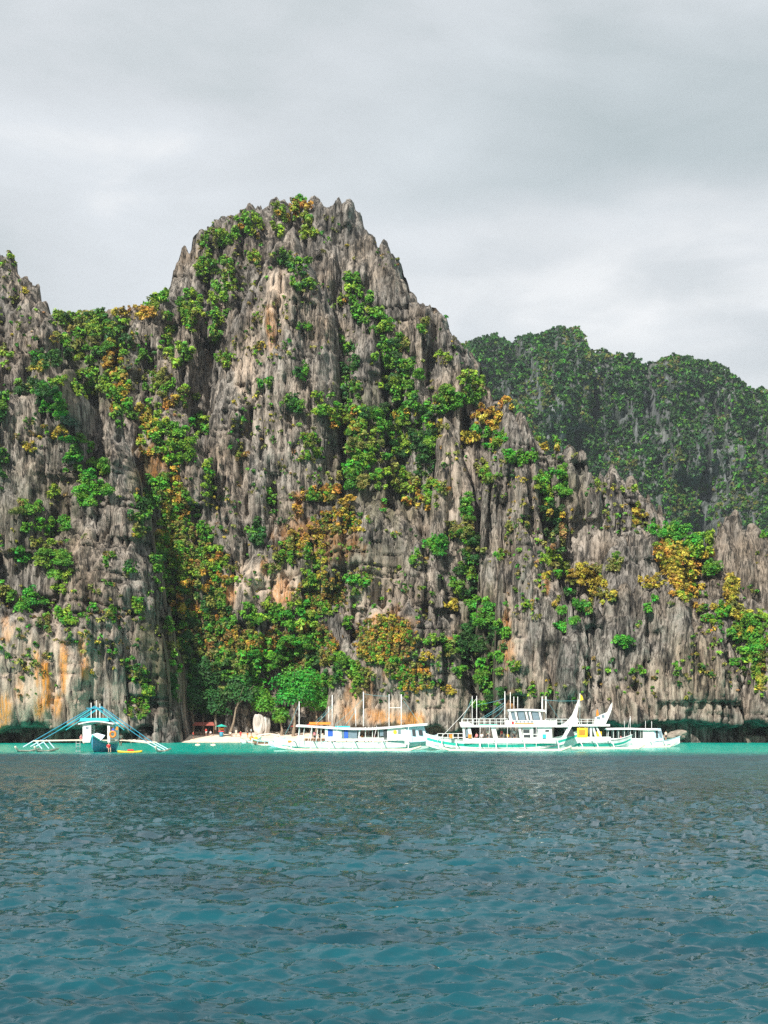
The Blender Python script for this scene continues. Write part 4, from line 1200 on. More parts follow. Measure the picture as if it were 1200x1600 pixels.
def person_meshes(pose):
    P = pose_points(pose)
    K = list(P)
    R_ = dict(hip=.125, chest=.135, neck=.055, head=.095, crown=.07, shl=.065, ell=.045, wrl=.033, hal=.036, shr=.065, elr=.045, wrr=.033, har=.036,
              hpl=.09, knl=.06, anl=.042, tol=.035, hpr=.09, knr=.06, anr=.042, tor=.035)
    E = [('hip', 'chest'), ('chest', 'neck'), ('neck', 'head'), ('head', 'crown'), ('chest', 'shl'), ('shl', 'ell'), ('ell', 'wrl'), ('wrl', 'hal'),
         ('chest', 'shr'), ('shr', 'elr'), ('elr', 'wrr'), ('wrr', 'har'), ('hip', 'hpl'), ('hpl', 'knl'), ('knl', 'anl'), ('anl', 'tol'), ('hip', 'hpr'), ('hpr', 'knr'), ('knr', 'anr'), ('anr', 'tor')]
    ix = {k: i for i, k in enumerate(K)}
    body = skinned([P[k] for k in K], [(ix[a], ix[b]) for a, b in E], [R_[k] for k in K])

    def sub(keys, edges, rad, lerp=None):
        pts = [P[k] if isinstance(k, str) else tuple(P[k[0]][i] * (1 - k[2]) + P[k[1]][i] * k[2] for i in range(3)) for k in keys]
        return skinned(pts, edges, rad)
    shirt = sub(['hip', 'chest', 'shl', ('shl', 'ell', .75), 'shr', ('shr', 'elr', .75)], [(0, 1), (1, 2), (2, 3), (1, 4), (4, 5)], [.15, .165, .09, .07, .09, .07])
    shorts = sub(['hip', 'hpl', ('hpl', 'knl', .75), 'hpr', ('hpr', 'knr', .75)], [(0, 1), (1, 2), (0, 3), (3, 4)], [.14, .115, .095, .115, .095])
    hx, hy, hz = P['crown']
    hair = skinned([(hx, hy + .03, hz - .09), (hx, hy + .015, hz + .01)], [(0, 1)], [.10, .085])
    return body, shirt, shorts, hair


PM = {}


def person(loc, rz, pose, top, shorts, label, group=None, skin=None, h=1.0):
    if pose not in PM:
        PM[pose] = person_meshes(pose)
    b, s, sh, ha = PM[pose]
    root = thing('person', label, 'person', loc, rz, group)
    root.scale = (h, h, h)
    for nm, me, mt in (('body', b, skin or SKIN), ('shirt', s, top), ('shorts', sh, shorts), ('hair', ha, HAIR)):
        if mt is None:
            continue
        o = link(nm, me, root)
        if not me.materials:
            me.materials.append(mt)
        o.material_slots[0].link = 'OBJECT'
        o.material_slots[0].material = mt
    return root


def P2(px, Y, z=0.0):
    return ((px - 600) / FOC * Y, Y, z)


# ---- the long white boat -------------------------------------------------
def long_white_boat():
    Y = 183.0
    s = FOC / Y
    X = lambda px: (px - 556) / s
    Z = lambda py: (1172 - py) / s
    root = thing('outrigger_boat', 'long white single deck outrigger boat with blue curtains and six bare masts', 'boat', P2(556, Y), math.radians(-3))
    hull_mb(23.5, 2.6, 1.15, .35, 0.75, 1.1).build('hull', WHITE, root)
    hull_mb(23.4, 2.6, 1.15, .35, 0.75, 1.1, .98, 1.16, .05).build('gunwale', PALEBLUE, root)
    hull_mb(22.6, 2.5, .5, .33, 0.7, 1.05, .0, .16, .04).build('waterline_stripe', GREENP, root)
    roof_curve(root, X(464), X(668), 1.75, [Z(1132), Z(1133.5), Z(1135.5), Z(1137), Z(1137), Z(1135), Z(1132), Z(1130)], .16)
    yf, yb = -1.35, 1.35
    # near wall panels between openings, left to right
    for a, b, sl, s2 in ((509, 513.5, 0, 0), (521.5, 535, 0, 0), (560, 562, .25, .25), (606, 633, 0, .0)):
        panel(root, 'wall_panel', WHITE, X(a), X(b), yf, Z(1157), Z(1137), .06, sl, s2)
    panel(root, 'wall_panel', WHITE, X(513.5), X(521.5), yf, Z(1157), Z(1151), .06)
    panel(root, 'wall_panel', WHITE, X(535), X(560), yf, Z(1157), Z(1154), .06)
    panel(root, 'wall_panel', WHITE, X(562), X(606), yf, Z(1157), Z(1152.5), .06)
    panel(root, 'wall_panel', WHITE, X(633), X(642), yf, Z(1163), Z(1136), .06, 0, -.75)
    panel(root, 'curtain', BLUE, X(513.8), X(521.2), yf + .03, Z(1151), Z(1138.5), .03)
    panel(root, 'curtain', BLUE, X(539), X(545), yf + .03, Z(1153.5), Z(1141), .03)
    panel(root, 'window', GLASS, X(545.3), X(559), yf + .03, Z(1153.5), Z(1141), .02)
    panel(root, 'window', GLASS, X(535.5), X(538.7), yf + .03, Z(1153.5), Z(1141), .02)
    panel(root, 'window', GLASS, X(594), X(600), yf + .1, Z(1150), Z(1140), .02)
    for x in (466, 474, 486, 495, 503, 572, 583, 592, 602):
        MB().tube([(X(x), yf, Z(1160)), (X(x) + (.3 if x < 500 else 0), yf, Z(1136))], .05, 5).build('post', WHITE, root)
    for x in (466, 486, 510, 540, 575, 606, 640):
        MB().tube([(X(x), yb, Z(1160)), (X(x), yb, Z(1136))], .05, 5).build('post', WHITE, root)
    panel(root, 'far_wall', WHITE, X(509), X(560), yb, Z(1157), Z(1137), .05)
    panel(root, 'far_wall', WHITE, X(606), X(655), yb, Z(1160), Z(1136), .05)
    # dark doorway and small window of the wheelhouse, round yellow badge
    panel(root, 'window', DARK, X(600.5), X(605.5), yf - .01, Z(1156), Z(1140), .05)
    panel(root, 'window', GLASS, X(622.5), X(627), yf - .08, Z(1147), Z(1140), .02)
    ring = [(X(618) + .27 * math.cos(a * math.pi / 8), yf - .09, Z(1144) + .27 * math.sin(a * math.pi / 8)) for a in range(16)]
    m_ = MB(); m_.add(ring + [(p[0], p[1] - .03, p[2]) for p in ring], [tuple(range(16)), tuple(range(31, 15, -1))] + [(i, (i + 1) % 16, 16 + (i + 1) % 16, 16 + i) for i in range(16)])
    m_.build('badge', YELLOW, root)
    # wheelhouse front, slanting, light blue-grey
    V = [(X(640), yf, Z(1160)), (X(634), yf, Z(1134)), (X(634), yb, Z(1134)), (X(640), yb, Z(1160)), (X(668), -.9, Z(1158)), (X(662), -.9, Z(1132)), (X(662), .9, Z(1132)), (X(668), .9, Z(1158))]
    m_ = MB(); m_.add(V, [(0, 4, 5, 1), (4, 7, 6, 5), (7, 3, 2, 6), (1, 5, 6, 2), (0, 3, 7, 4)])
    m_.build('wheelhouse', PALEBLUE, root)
    panel(root, 'window', DARK, X(645), X(650), -1.27, Z(1150), Z(1140), .03, -.1)
    panel(root, 'window', DARK, X(655), X(661), -1.12, Z(1149), Z(1141), .04, -.1)
    panel(root, 'sun_visor', AQUA, X(525), X(548), -1.5, Z(1136.5), Z(1134.5), .04)
    panel(root, 'bench', WOOD, X(476), X(508), 0, Z(1158), Z(1154), .5)
    panel(root, 'table', BAMBOO, X(566), X(600), 0, Z(1157), Z(1150), .4)
    for x, a, b, r in ((467, 1150, 1096, .075), (513.5, 1133, 1104, .05), (519, 1133, 1086, .08), (556, 1135, 1106, .06), (568, 1135, 1081, .09), (608, 1135, 1085, .075), (627, 1133, 1085, .075)):
        mast(root, X(x), 0, Z(a), Z(b), r)
    MB().tube([(X(608), 0, Z(1106)), (X(627), 0, Z(1106))], .04, 5).build('crossbar', WHITE, root)
    rope(root, (X(519), 0, Z(1104)), (X(495), -1, Z(1131)), .03); rope(root, (X(519), 0, Z(1100)), (X(488), 1, Z(1131)))
    rope(root, (X(568), 0, Z(1092)), (X(524), -1, Z(1133))); rope(root, (X(467), 0, Z(1100)), (X(440), 0, Z(1158)))
    rope(root, (X(556), 0, Z(1110)), (X(540), -1, Z(1134)), .03)
    for x in (490, 530, 590, 640):
        rope(root, (X(x), -1.7, Z(1134)), (X(x - 5), -5.9, .5), .03, WHITE)
    rope(root, (X(627), 0, Z(1090)), (X(672), 0, Z(1150))); rope(root, (X(608), 0, Z(1088)), (X(568), 0, Z(1084)))
    outriggers(root, 19, 6.2, [X(x) for x in (462, 492, 520, 556, 600, 640)], 0, 1.15, hull_half=1.2)
    for i, x in enumerate((450, 458)):
        MB().box(X(x), X(x + 6), -.6, .4, Z(1160), Z(1157)).build('deck_box', ORANGE, root)
    o = MB().box(-1.5, 1.5, -.5, .5, 0, .35).build('kayak_stack', ORANGE)
    o.location = (P2(500, Y)[0], Y, Z(1132.5) + .02)
    tag(o, 'orange canvas bundle lying on the roof at the left end of the long white boat', 'bundle')
    zdeck = Z(1160)
    for i, (px, pose, top, sh, lab) in enumerate((
            (492, 'stand', PINK, DARK, 'person in a pink top standing at the open front of the long white boat'),
            (500, 'reach', DARK, DARK, 'person in dark clothes under the roof of the long white boat'),
            (566, 'sit', ORANGE, DARK, 'person in orange seated at the open middle of the long white boat'),
            (585, 'sit', RED, DARK, 'person in red seated by the table of the long white boat'))):
        person((P2(px, Y)[0], Y - .55, zdeck - (0.0 if pose != 'sit' else 0.0)), rng_rot(i), pose, top, sh, lab)


def rng_rot(i):
    return [0.3, -0.5, 1.2, -1.0, 2.6, 0.1, -2.2, .8][i % 8]


# ---- the double deck boat ------------------------------------------------
def double_deck_boat():
    Y = 181.0
    s = FOC / Y
    X = lambda px: (px - 785) / s
    Z = lambda py: (1171 - py) / s
    root = thing('outrigger_boat', 'double deck white outrigger boat with sea green hull and upper wheelhouse', 'boat', P2(785, Y), math.radians(-2))
    hull_mb(21.6, 3.2, 1.2, .4, 1.0, 1.5).build('hull', WHITE, root)
    hull_mb(21.3, 3.2, 1.2, .4, 1.0, 1.5, .1, .82, .05).build('green_band', GREENP, root)
    hull_mb(21.8, 3.2, 1.2, .4, 1.0, 1.5, 1.1, 1.42, .07).build('gunwale', WHITE, root)
    hull_mb(21.0, 3.1, .5, .4, 1.0, 1.5, -.1, .1, .04).build('waterline_stripe', WHITE, root)
    yf, yb = -1.6, 1.6
    # bulwark and pillars of the lower deck
    panel(root, 'bulwark', WHITE, X(724), X(868), yf, Z(1160), Z(1152), .06)
    panel(root, 'bulwark', WHITE, X(724), X(868), yb, Z(1160), Z(1152), .06)
    for x0, x1, sl in ((724, 727, .2), (733.5, 738, .35), (770, 777, .35), (811, 815, .25), (828, 831.5, 0), (838, 849, 0), (856, 861, .1), (875, 881, -.9)):
        panel(root, 'pillar', WHITE, X(x0), X(x1), yf, Z(1152.5), Z(1134), .06, -sl)
    for x0, x1 in ((724, 728), (760, 765), (800, 805), (838, 856)):
        panel(root, 'pillar', WHITE, X(x0), X(x1), yb, Z(1152.5), Z(1134), .06)
    panel(root, 'window', GLASS, X(727.5), X(733), yf + .03, Z(1150), Z(1138), .02)
    panel(root, 'window', DARK, X(816), X(826), yf + .03, Z(1144), Z(1139), .02)
    panel(root, 'window_blind', WHITE, X(815), X(828), yf + .06, Z(1152.5), Z(1134), .02)
    panel(root, 'window', DARK, X(817), X(827), yf + .02, Z(1151), Z(1146.5), .02)
    d = panel(root, 'door', DARK, X(831.5), X(838), yf + .02, Z(1158), Z(1138), .03)
    panel(d, 'louvre', WHITE, X(831.8), X(837.7), yf - .03, Z(1146.5), Z(1145.5), .02)
    panel(d, 'louvre', WHITE, X(831.8), X(837.7), yf - .03, Z(1151.5), Z(1150.5), .02)
    panel(root, 'window', DARK, X(850), X(856), yf - .05, Z(1142), Z(1139), .04)
    panel(root, 'wall_panel', WHITE, X(849), X(856), yf, Z(1152.5), Z(1134), .05)
    # upper deck
    MB().box(X(720), X(884), -1.95, 1.95, Z(1135), Z(1131.5), .0).build('upper_deck', WHITE, root)
    railing(root, X(722), X(792), -1.85, Z(1131.5), Z(1122), 8)
    railing(root, X(722), X(792), 1.85, Z(1131.5), Z(1122), 8)
    panel(root, 'bow_board', WHITE, X(720), X(745), -1.8, Z(1134), Z(1127), .05, -.15, -1.3)
    panel(root, 'bow_board', WHITE, X(720), X(745), 1.8, Z(1134), Z(1127), .05, -.15, -1.3)
    panel(root, 'deck_cloth', GREENP, X(748), X(776), -1.9, Z(1133), Z(1130.5), .04)
    # wheelhouse up top
    panel(root, 'side_board', WHITE, X(790), X(868), -1.75, Z(1131.5), Z(1124.5), .05)
    panel(root, 'side_board', WHITE, X(790), X(868), 1.75, Z(1131.5), Z(1124.5), .05)
    panel(root, 'red_stripe', RED, X(798), X(801.5), -1.83, Z(1130.5), Z(1126), .02)
    panel(root, 'orange_stripe', ORANGE, X(803), X(832), -1.83, Z(1130.3), Z(1128.7), .02)
    for x in (804, 810, 816, 822, 828):
        panel(root, 'small_vent', GLASS, X(x), X(x + 3), -1.83, Z(1127.5), Z(1125.5), .02)
    roof_curve(root, X(793), X(850), 1.75, [Z(1107), Z(1106), Z(1106.5), Z(1107.5)], .14)
    for x in (797, 806, 822, 828, 843):
        MB().box(X(x), X(x + 2.6), -1.6, -1.5, Z(1125), Z(1108), -.35).build('window_post', WHITE, root)
        MB().box(X(x), X(x + 2.6), 1.5, 1.6, Z(1125), Z(1108), -.35).build('window_post', WHITE, root)
    for x0, x1 in ((800, 805), (810, 820), (826.5, 828), (832, 842)):
        panel(root, 'window', GLASS, X(x0), X(x1), -1.5, Z(1124.5), Z(1109.5), .02, -.3)
    railing(root, X(850), X(884), -1.8, Z(1131.5), Z(1122.5), 4)
    # swept up stern fin with its lattice
    m_ = MB()
    fin = [(X(872), Z(1133)), (X(884), Z(1126)), (X(892), Z(1116)), (X(898), Z(1102)), (X(901.5), Z(1092)), (X(903), Z(1093)), (X(901), Z(1108)), (X(899), Z(1118)), (X(902), Z(1126)), (X(898), Z(1134))]
    n = len(fin)
    m_.add([(x, -1.2, z) for x, z in fin] + [(x, -1.0, z) for x, z in fin], [tuple(range(n)), tuple(range(2 * n - 1, n - 1, -1))] + [(i, (i + 1) % n, n + (i + 1) % n, n + i) for i in range(n)])
    m_.build('stern_fin', WHITE, root)
    MB().tube([(X(905), 0, Z(1152)), (X(905.5), 0, Z(1082))], .05, 6).build('flag_pole', WHITE, root)
    fl = MB(); fl.add([(X(905.6), 0, Z(1083)), (X(909), .05, Z(1086)), (X(911), 0, Z(1092)), (X(905.6), 0, Z(1094)), (X(905.6), .03, Z(1083)), (X(909), .08, Z(1086)), (X(911), .03, Z(1092)), (X(905.6), .03, Z(1094))],
                  [(0, 1, 2, 3), (7, 6, 5, 4), (0, 4, 5, 1), (1, 5, 6, 2), (2, 6, 7, 3), (3, 7, 4, 0)]); fl.build('flag', YELLOW, root)
    b_ = panel(root, 'banner', YELLOW, X(899), X(915), -1.75, Z(1151), Z(1136), .03)
    panel(b_, 'banner_print', ORANGE, X(902), X(911), -1.80, Z(1147), Z(1139), .02)
    panel(root, 'wheel_cover', DARK, X(883), X(896), -1.6, Z(1149), Z(1138), .05, -.4)
    for x, a, b, r in ((738, 1134, 1086, .06), (745, 1134, 1086, .06), (789, 1131, 1079, .08), (797.5, 1107, 1080, .06), (803, 1107, 1087, .055), (809, 1107, 1087, .055), (847, 1131, 1087, .09), (853, 1131, 1087, .09)):
        mast(root, X(x), .2, Z(a), Z(b), r)
    rope(root, (X(789), .2, Z(1100)), (X(756), -1.8, Z(1121)), .03); rope(root, (X(789), .2, Z(1096)), (X(749), 1.8, Z(1123)), .03)
    rope(root, (X(789), .2, Z(1104)), (X(770), -1.8, Z(1122))); rope(root, (X(789), .2, Z(1090)), (X(745), 0, Z(1100)))
    rope(root, (X(847), .2, Z(1092)), (X(900), -1.1, Z(1094))); rope(root, (X(853), .2, Z(1090)), (X(882), 1.8, Z(1131)))
    rope(root, (X(745), .2, Z(1090)), (X(690), 0, Z(1150)), .03, WHITE); rope(root, (X(738), .2, Z(1090)), (X(722), -1.8, Z(1122)))
    for x in (750, 764, 792, 836):
        rope(root, (X(x), -1.9, Z(1132)), (X(x - 4), -6.2, .5), .03, WHITE)
    # bow railing running forward and arms
    railing(root, X(684), X(724), -.9, Z(1157), Z(1145), 5); railing(root, X(684), X(724), .9, Z(1157), Z(1145), 5)
    outriggers(root, 18, 6.6, [X(x) for x in (690, 712, 748, 772, 815, 866)], 0, 1.35, hull_half=1.5)
    for x, mt in ((702, ORANGE), (731, ORANGE), (846, AQUA)):
        panel(root, 'fender', mt, X(x), X(x + 5), -1.72, Z(1152), Z(1146), .08)
    for i, (px, pose, top, sh, lab) in enumerate((
            (744, 'sit', PINK, DARK, 'person in pink seated at the first opening of the double deck boat'),
            (752, 'sit', WHITE, DARK, 'person in white seated at the first opening of the double deck boat'),
            (762, 'stand', CREAM, DARK, 'person in a cream shirt standing on the lower deck of the double deck boat'),
            (783, 'stand', RED, DARK, 'person in red standing on the lower deck of the double deck boat'),
            (793, 'sit', YELLOW, DARK, 'person in yellow seated at the second opening of the double deck boat'),
            (803, 'stand', WHITE, DARK, 'person in white standing at the second opening of the double deck boat'))):
        person((P2(px, Y)[0], Y - .8, Z(1157)), rng_rot(i + 3), pose, top, sh, lab)
    MB().box(X(724), X(868), -1.5, 1.5, Z(1158), Z(1156.5)).build('lower_deck', BAMBOO, root)


def stern_boat():
    """the second high boat, behind and to the right"""
    Y = 196.0
    s = FOC / Y
    X = lambda px: (px - 930) / s
    Z = lambda py: (1169.6 - py) / s
    root = thing('outrigger_boat', 'white boat with a tall pointed stern partly hidden behind the double deck boat', 'boat', P2(930, Y), math.radians(6))
    hull_mb(11.5, 3.0, 1.1, .4, .3, .9).build('hull', WHITE, root)
    hull_mb(11.3, 3.0, 1.1, .4, .3, .9, .08, .72, .05).build('green_band', GREENP, root)
    hull_mb(11.6, 3.0, 1.1, .4, .3, .9, 1.0, 1.3, .06).build('gunwale', WHITE, root)
    MB().box(X(885), X(948), -1.9, 1.9, Z(1135), Z(1131.5)).build('upper_deck', WHITE, root)
    railing(root, X(886), X(930), -1.8, Z(1131.5), Z(1124), 5)
    for x, sl in ((918, -.1), (926, -.5), (935, -.9)):
        MB().box(X(x), X(x + 3), -1.6, -1.5, Z(1155), Z(1135), sl).build('pillar', WHITE, root)
        MB().box(X(x), X(x + 3), 1.5, 1.6, Z(1155), Z(1135), sl).build('pillar', WHITE, root)
    panel(root, 'bulwark', WHITE, X(885), X(950), -1.55, Z(1160), Z(1151), .06)
    panel(root, 'life_jackets', YELLOW, X(928), X(936), -1.4, Z(1152), Z(1143), .12)
    m_ = MB()
    fin = [(X(924), Z(1133)), (X(927), Z(1121)), (X(938), Z(1116)), (X(946), Z(1113)), (X(951), Z(1102)), (X(954), Z(1098)), (X(953), Z(1108)), (X(949), Z(1119)), (X(942), Z(1134))]
    n = len(fin)
    m_.add([(x, -1.2, z) for x, z in fin] + [(x, -1.0, z) for x, z in fin], [tuple(range(n)), tuple(range(2 * n - 1, n - 1, -1))] + [(i, (i + 1) % n, n + (i + 1) % n, n + i) for i in range(n)])
    m_.build('stern_fin', WHITE, root)
    panel(root, 'window', GLASS, X(929), X(934), -1.24, Z(1124), Z(1120), .03); panel(root, 'window', GLASS, X(937), X(941), -1.24, Z(1121), Z(1117), .03)
    panel(root, 'orange_pennant', ORANGE, X(928.5), X(933), -1.1, Z(1119), Z(1109), .03, .1, -.2)
    mast(root, X(985 - 40), 0, Z(1131), Z(1120), .05)
    outriggers(root, 12, 5.6, [X(x) for x in (896, 920, 945)], 0, 1.1, hull_half=1.4)


def right_boat():
    Y = 212.0
    s = FOC / Y
    X = lambda px: (px - 1000) / s
    Z = lambda py: (1167.2 - py) / s
    root = thing('outrigger_boat', 'small white outrigger boat with pale blue bow, rightmost of the moored boats', 'boat', P2(1000, Y), math.radians(-4))
    hull_mb(13.0, 2.2, .8, .3, .3, .9).build('hull', WHITE, root)
    hull_mb(13.1, 2.2, .8, .3, .3, .9, .72, .95, .05).build('gunwale', PALEBLUE, root)
    hull_mb(12.4, 2.1, .5, .3, .3, .9, .0, .12, .04).build('waterline_stripe', GREENP, root)
    roof_curve(root, X(947), X(1026), 1.45, [Z(1137.5), Z(1137), Z(1137), Z(1138), Z(1138)], .14)
    yf = -1.05
    for x in (950, 958, 966, 975, 984, 992, 1000):
        MB().tube([(X(x), yf, Z(1160)), (X(x), yf, Z(1138))], .045, 5).build('post', WHITE, root)
        MB().tube([(X(x), -yf, Z(1160)), (X(x), -yf, Z(1138))], .045, 5).build('post', WHITE, root)
    panel(root, 'side_board', WHITE, X(948), X(1004), yf, Z(1160), Z(1153.5), .05)
    panel(root, 'wall_panel', WHITE, X(1003), X(1022), yf, Z(1160), Z(1138), .06, 0, -.3)
    V = [(X(1022), yf, Z(1158)), (X(1019), yf, Z(1138)), (X(1019), -yf, Z(1138)), (X(1022), -yf, Z(1158)), (X(1036), -.7, Z(1157)), (X(1031), -.7, Z(1138)), (X(1031), .7, Z(1138)), (X(1036), .7, Z(1157))]
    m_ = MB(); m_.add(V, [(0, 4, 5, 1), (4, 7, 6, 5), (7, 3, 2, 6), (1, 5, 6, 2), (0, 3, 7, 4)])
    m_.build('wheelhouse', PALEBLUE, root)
    panel(root, 'window', DARK, X(1023.5), X(1027), yf + .08, Z(1153), Z(1142), .04, -.1)
    panel(root, 'window', GLASS, X(1029), X(1033), yf + .22, Z(1152), Z(1142), .04, -.15)
    for x, a, b, r in ((985, 1137, 1119, .055), (1008.5, 1138, 1126, .04), (1018, 1138, 1127, .05), (976, 1137, 1126, .035)):
        mast(root, X(x), 0, Z(a), Z(b), r)
    rope(root, (X(985), 0, Z(1120)), (X(978), 0, Z(1155)), .03, WHITE)
    outriggers(root, 10, 4.2, [X(x) for x in (955, 985, 1015, 1035)], 0, .8, hull_half=.9, r=.07)
    person((P2(1040, Y)[0], Y - .2, Z(1158)), .6, 'stand', CREAM, DARK, 'person in a cream shirt standing on the bow of the rightmost boat')
    person((P2(970, Y)[0], Y, Z(1160)), 1.6, 'sit', PINK, DARK, 'person in pink seated under the roof of the rightmost boat')


# ---- the blue bangka seen bow on ----------------------------------------
def blue_boat():
    Y = 169.0
    s = FOC / Y
    X = lambda px: (px - 162) / s
    Z = lambda py: (1175 - py) / s
    root = thing('outrigger_boat', 'blue outrigger boat seen bow on with an A frame and wide spread arms', 'boat', P2(162, Y), 0.0)

    # hull runs away from the viewer: bow at y=-6
    def prof(t):
        b = 1.25 * max(.04, (1 - (-t) ** 2.2) if t < 0 else 1 - .5 * t ** 2)
        rise = (1.0 if t < 0 else .2) * abs(t) ** 3
        top = 1.25 + rise
        bot = -.3 + rise * .8
        y = t * 6.5
        m = bot + (top - bot) * .45
        return [(-b, y, top), (-b * .8, y, m), (-b * .3, y, bot), (b * .3, y, bot), (b * .8, y, m), (b, y, top)]

    m_ = MB(); m_.add(*sweep([-1 + i / 10 for i in range(21)], prof)); m_.build('hull', BLUEPAINT, root)

    def prof2(t):
        r_ = prof(t)
        zt = r_[0][2]; b = r_[5][0] + .05
        return [(-b, r_[0][1] - .02, zt), (-b, r_[0][1] - .02, zt - .22), (b, r_[0][1] - .02, zt - .22), (b, r_[0][1] - .02, zt)]
    m_ = MB(); m_.add(*sweep([-1 + i / 10 for i in range(21)], prof2)); m_.build('gunwale', GREENP, root)
    # pale breakwater board at the bow
    m_ = MB(); m_.add([(-.1, -5.2, 1.0), (-1.1, -4.6, 2.1), (.1, -4.4, 2.5), (1.2, -4.6, 2.2), (.25, -5.2, 1.0), (-.1, -5.1, 1.0), (-1.1, -4.5, 2.1), (.1, -4.3, 2.5), (1.2, -4.5, 2.2), (.25, -5.1, 1.0)],
                      [(0, 1, 2, 3, 4), (9, 8, 7, 6, 5), (0, 5, 6, 1), (1, 6, 7, 2), (2, 7, 8, 3), (3, 8, 9, 4), (4, 9, 5, 0)]); m_.build('bow_board', PALEBLUE, root)
    # cabin
    MB().box(X(138), X(151), -3.2, -3.1, Z(1160), Z(1133), .0, .0).build('cabin_panel', WHITE, root)
    MB().box(X(140), X(141.5), -3.1, 2.6, Z(1160), Z(1133)).build('side_wall', WHITE, root)
    MB().box(X(176), X(180), -3.2, -3.1, Z(1160), Z(1133)).build('cabin_panel', WHITE, root)
    MB().box(X(178), X(179.5), -3.1, 2.6, Z(1160), Z(1133)).build('side_wall', WHITE, root)
    MB().box(X(143), X(147), -3.25, -3.2, Z(1139), Z(1136)).build('cabin_window', GLASS, root)
    m_ = MB()
    for i in range(9):
        pass
    V, F = [], []
    for yy in (-3.6, 3.2):
        for zz in (0, -.14):
            for i in range(9):
                t = i / 8
                V.append((X(132) + (X(186) - X(132)) * t, yy, Z(1131) + .35 * math.sin(math.pi * t) + zz))
    for i in range(8):
        F += [(i, i + 1, 19 + i, 18 + i), (9 + i, 27 + i, 28 + i, 10 + i), (i, 9 + i, 10 + i, i + 1), (18 + i, 19 + i, 28 + i, 27 + i)]
    F += [(0, 18, 27, 9), (8, 17, 35, 26)]
    m_.add(V, F); m_.build('roof', WHITE, root)
    MB().box(X(131), X(177), -2.6, 1.5, Z(1127.5), Z(1122.5), .2, -.2).build('awning', AQUA, root)
    for x, a, b in ((149, 1131, 1099), (157, 1131, 1095), (162.5, 1131, 1100)):
        MB().tube([(X(x), -2.4, Z(a)), (X(x), -2.4, Z(b))], .06, 6).build('mast', WHITE, root)
    # a frame of doubled poles
    top = (X(155), -2.5, Z(1104))
    for dy, dx in ((0, 0), (3.5, .5)):
        for e in ((X(62), Z(1157)), (X(236), Z(1160))):
            MB().tube([(top[0] + dx * .2, top[1] + dy, top[2]), ((top[0] + e[0]) / 2, -2.5 + dy, (top[2] + e[1]) / 2 + .02), (e[0], -2.5 + dy, e[1])], .055, 6).build('frame_pole', BLUEPAINT, root)
        MB().tube([(top[0], top[1] + dy, top[2] - .1), (X(100), -2.5 + dy, Z(1141))], .05, 5).build('frame_pole', AQUA, root)
        MB().tube([(top[0], top[1] + dy, top[2] - .1), (X(200), -2.5 + dy, Z(1141))], .05, 5).build('frame_pole', AQUA, root)
    MB().tube([(X(142), -2.5, Z(1107.5)), (X(170), -2.5, Z(1107.5))], .07, 6).build('crossbar', BLUEPAINT, root)
    # arms and floats
    for yy in (-2.6, .8, 3.6):
        MB().tube([(X(60), yy, Z(1158)), (X(120), yy, Z(1157)), (X(200), yy, Z(1157)), (X(238), yy, Z(1161))], .09, 6).build('outrigger_arm', BAMBOO, root)
        MB().tube([(X(62), yy, Z(1157)), (X(45), yy, Z(1167))], .07, 6).build('outrigger_arm', PALEBLUE, root)
        MB().tube([(X(64), yy, Z(1158)), (X(74), yy, Z(1170))], .07, 6).build('outrigger_arm', PALEBLUE, root)
        MB().tube([(X(234), yy, Z(1160)), (X(256), yy, Z(1172))], .07, 6).build('outrigger_arm', PALEBLUE, root)
    for x0 in (45, 74, 256):
        MB().tube([(X(x0), -6.2, .75), (X(x0), -5, .2), (X(x0), 0, .06), (X(x0), 5.5, .3)], .13, 7).build('outrigger_float', BAMBOO, root, True)
    for x in (123, 129):
        MB().tube([(X(x), -1.4, -.3), (X(x), -1.4, Z(1158))], .04, 5).build('ladder_rail', STEEL, root)
    for k in range(4):
        MB().tube([(X(123), -1.4, .1 + k * .33), (X(129), -1.4, .1 + k * .33)], .03, 5).build('ladder_rung', STEEL, root)
    # life ring hung on the right side
    bpy_ring = MB()
    V, F = [], []
    for i in range(20):
        a = i / 20 * 2 * math.pi
        for k in range(8):
            b = k / 8 * 2 * math.pi
            rr = .36 + .13 * math.cos(b)
            V.append((rr * math.cos(a), .13 * math.sin(b), rr * math.sin(a)))
    for i in range(20):
        for k in range(8):
            F.append((i * 8 + k, i * 8 + (k + 1) % 8, ((i + 1) % 20) * 8 + (k + 1) % 8, ((i + 1) % 20) * 8 + k))
    bpy_ring.add(V, F)
    o = bpy_ring.build('life_ring', ORANGE, None, True)
    o.location = (P2(184.5, Y)[0], Y - 3.35, Z(1147.5))
    tag(o, 'orange life ring hanging at the right side of the blue boat cabin', 'life ring')
    for k in range(5):
        o2 = MB().box(-.14, .14, -.12, .12, -.2, .2).build('life_vest', (BLUEPAINT, ORANGE, BLUE, AQUA, ORANGE)[k], root)
        o2.location = (X(178 + k * 3), -2.9 + .2 * (k % 2), Z(1136 + (k % 3) * 2.4))
    person((P2(181, Y)[0], Y - 4.4, .02), .5, 'sit', RED, DARK, 'person in red sitting low in the water side beside the blue boat', skin=SKIN2)
    person((P2(192, Y)[0], Y - 1.4, .75), -.4, 'stand', CREAM, DARK, 'person in a cream shirt standing on the right outrigger arms of the blue boat')
    person((P2(163, Y)[0], Y - 4.0, 1.3), .2, 'sit', WHITE, ORANGE, 'person in white sitting on the bow of the blue boat')
    person((P2(133, Y)[0], Y - 2.2, 1.1), 1.2, 'sit', PINK, CREAM, 'person in pink sitting left of the blue boat cabin', skin=SKIN2)


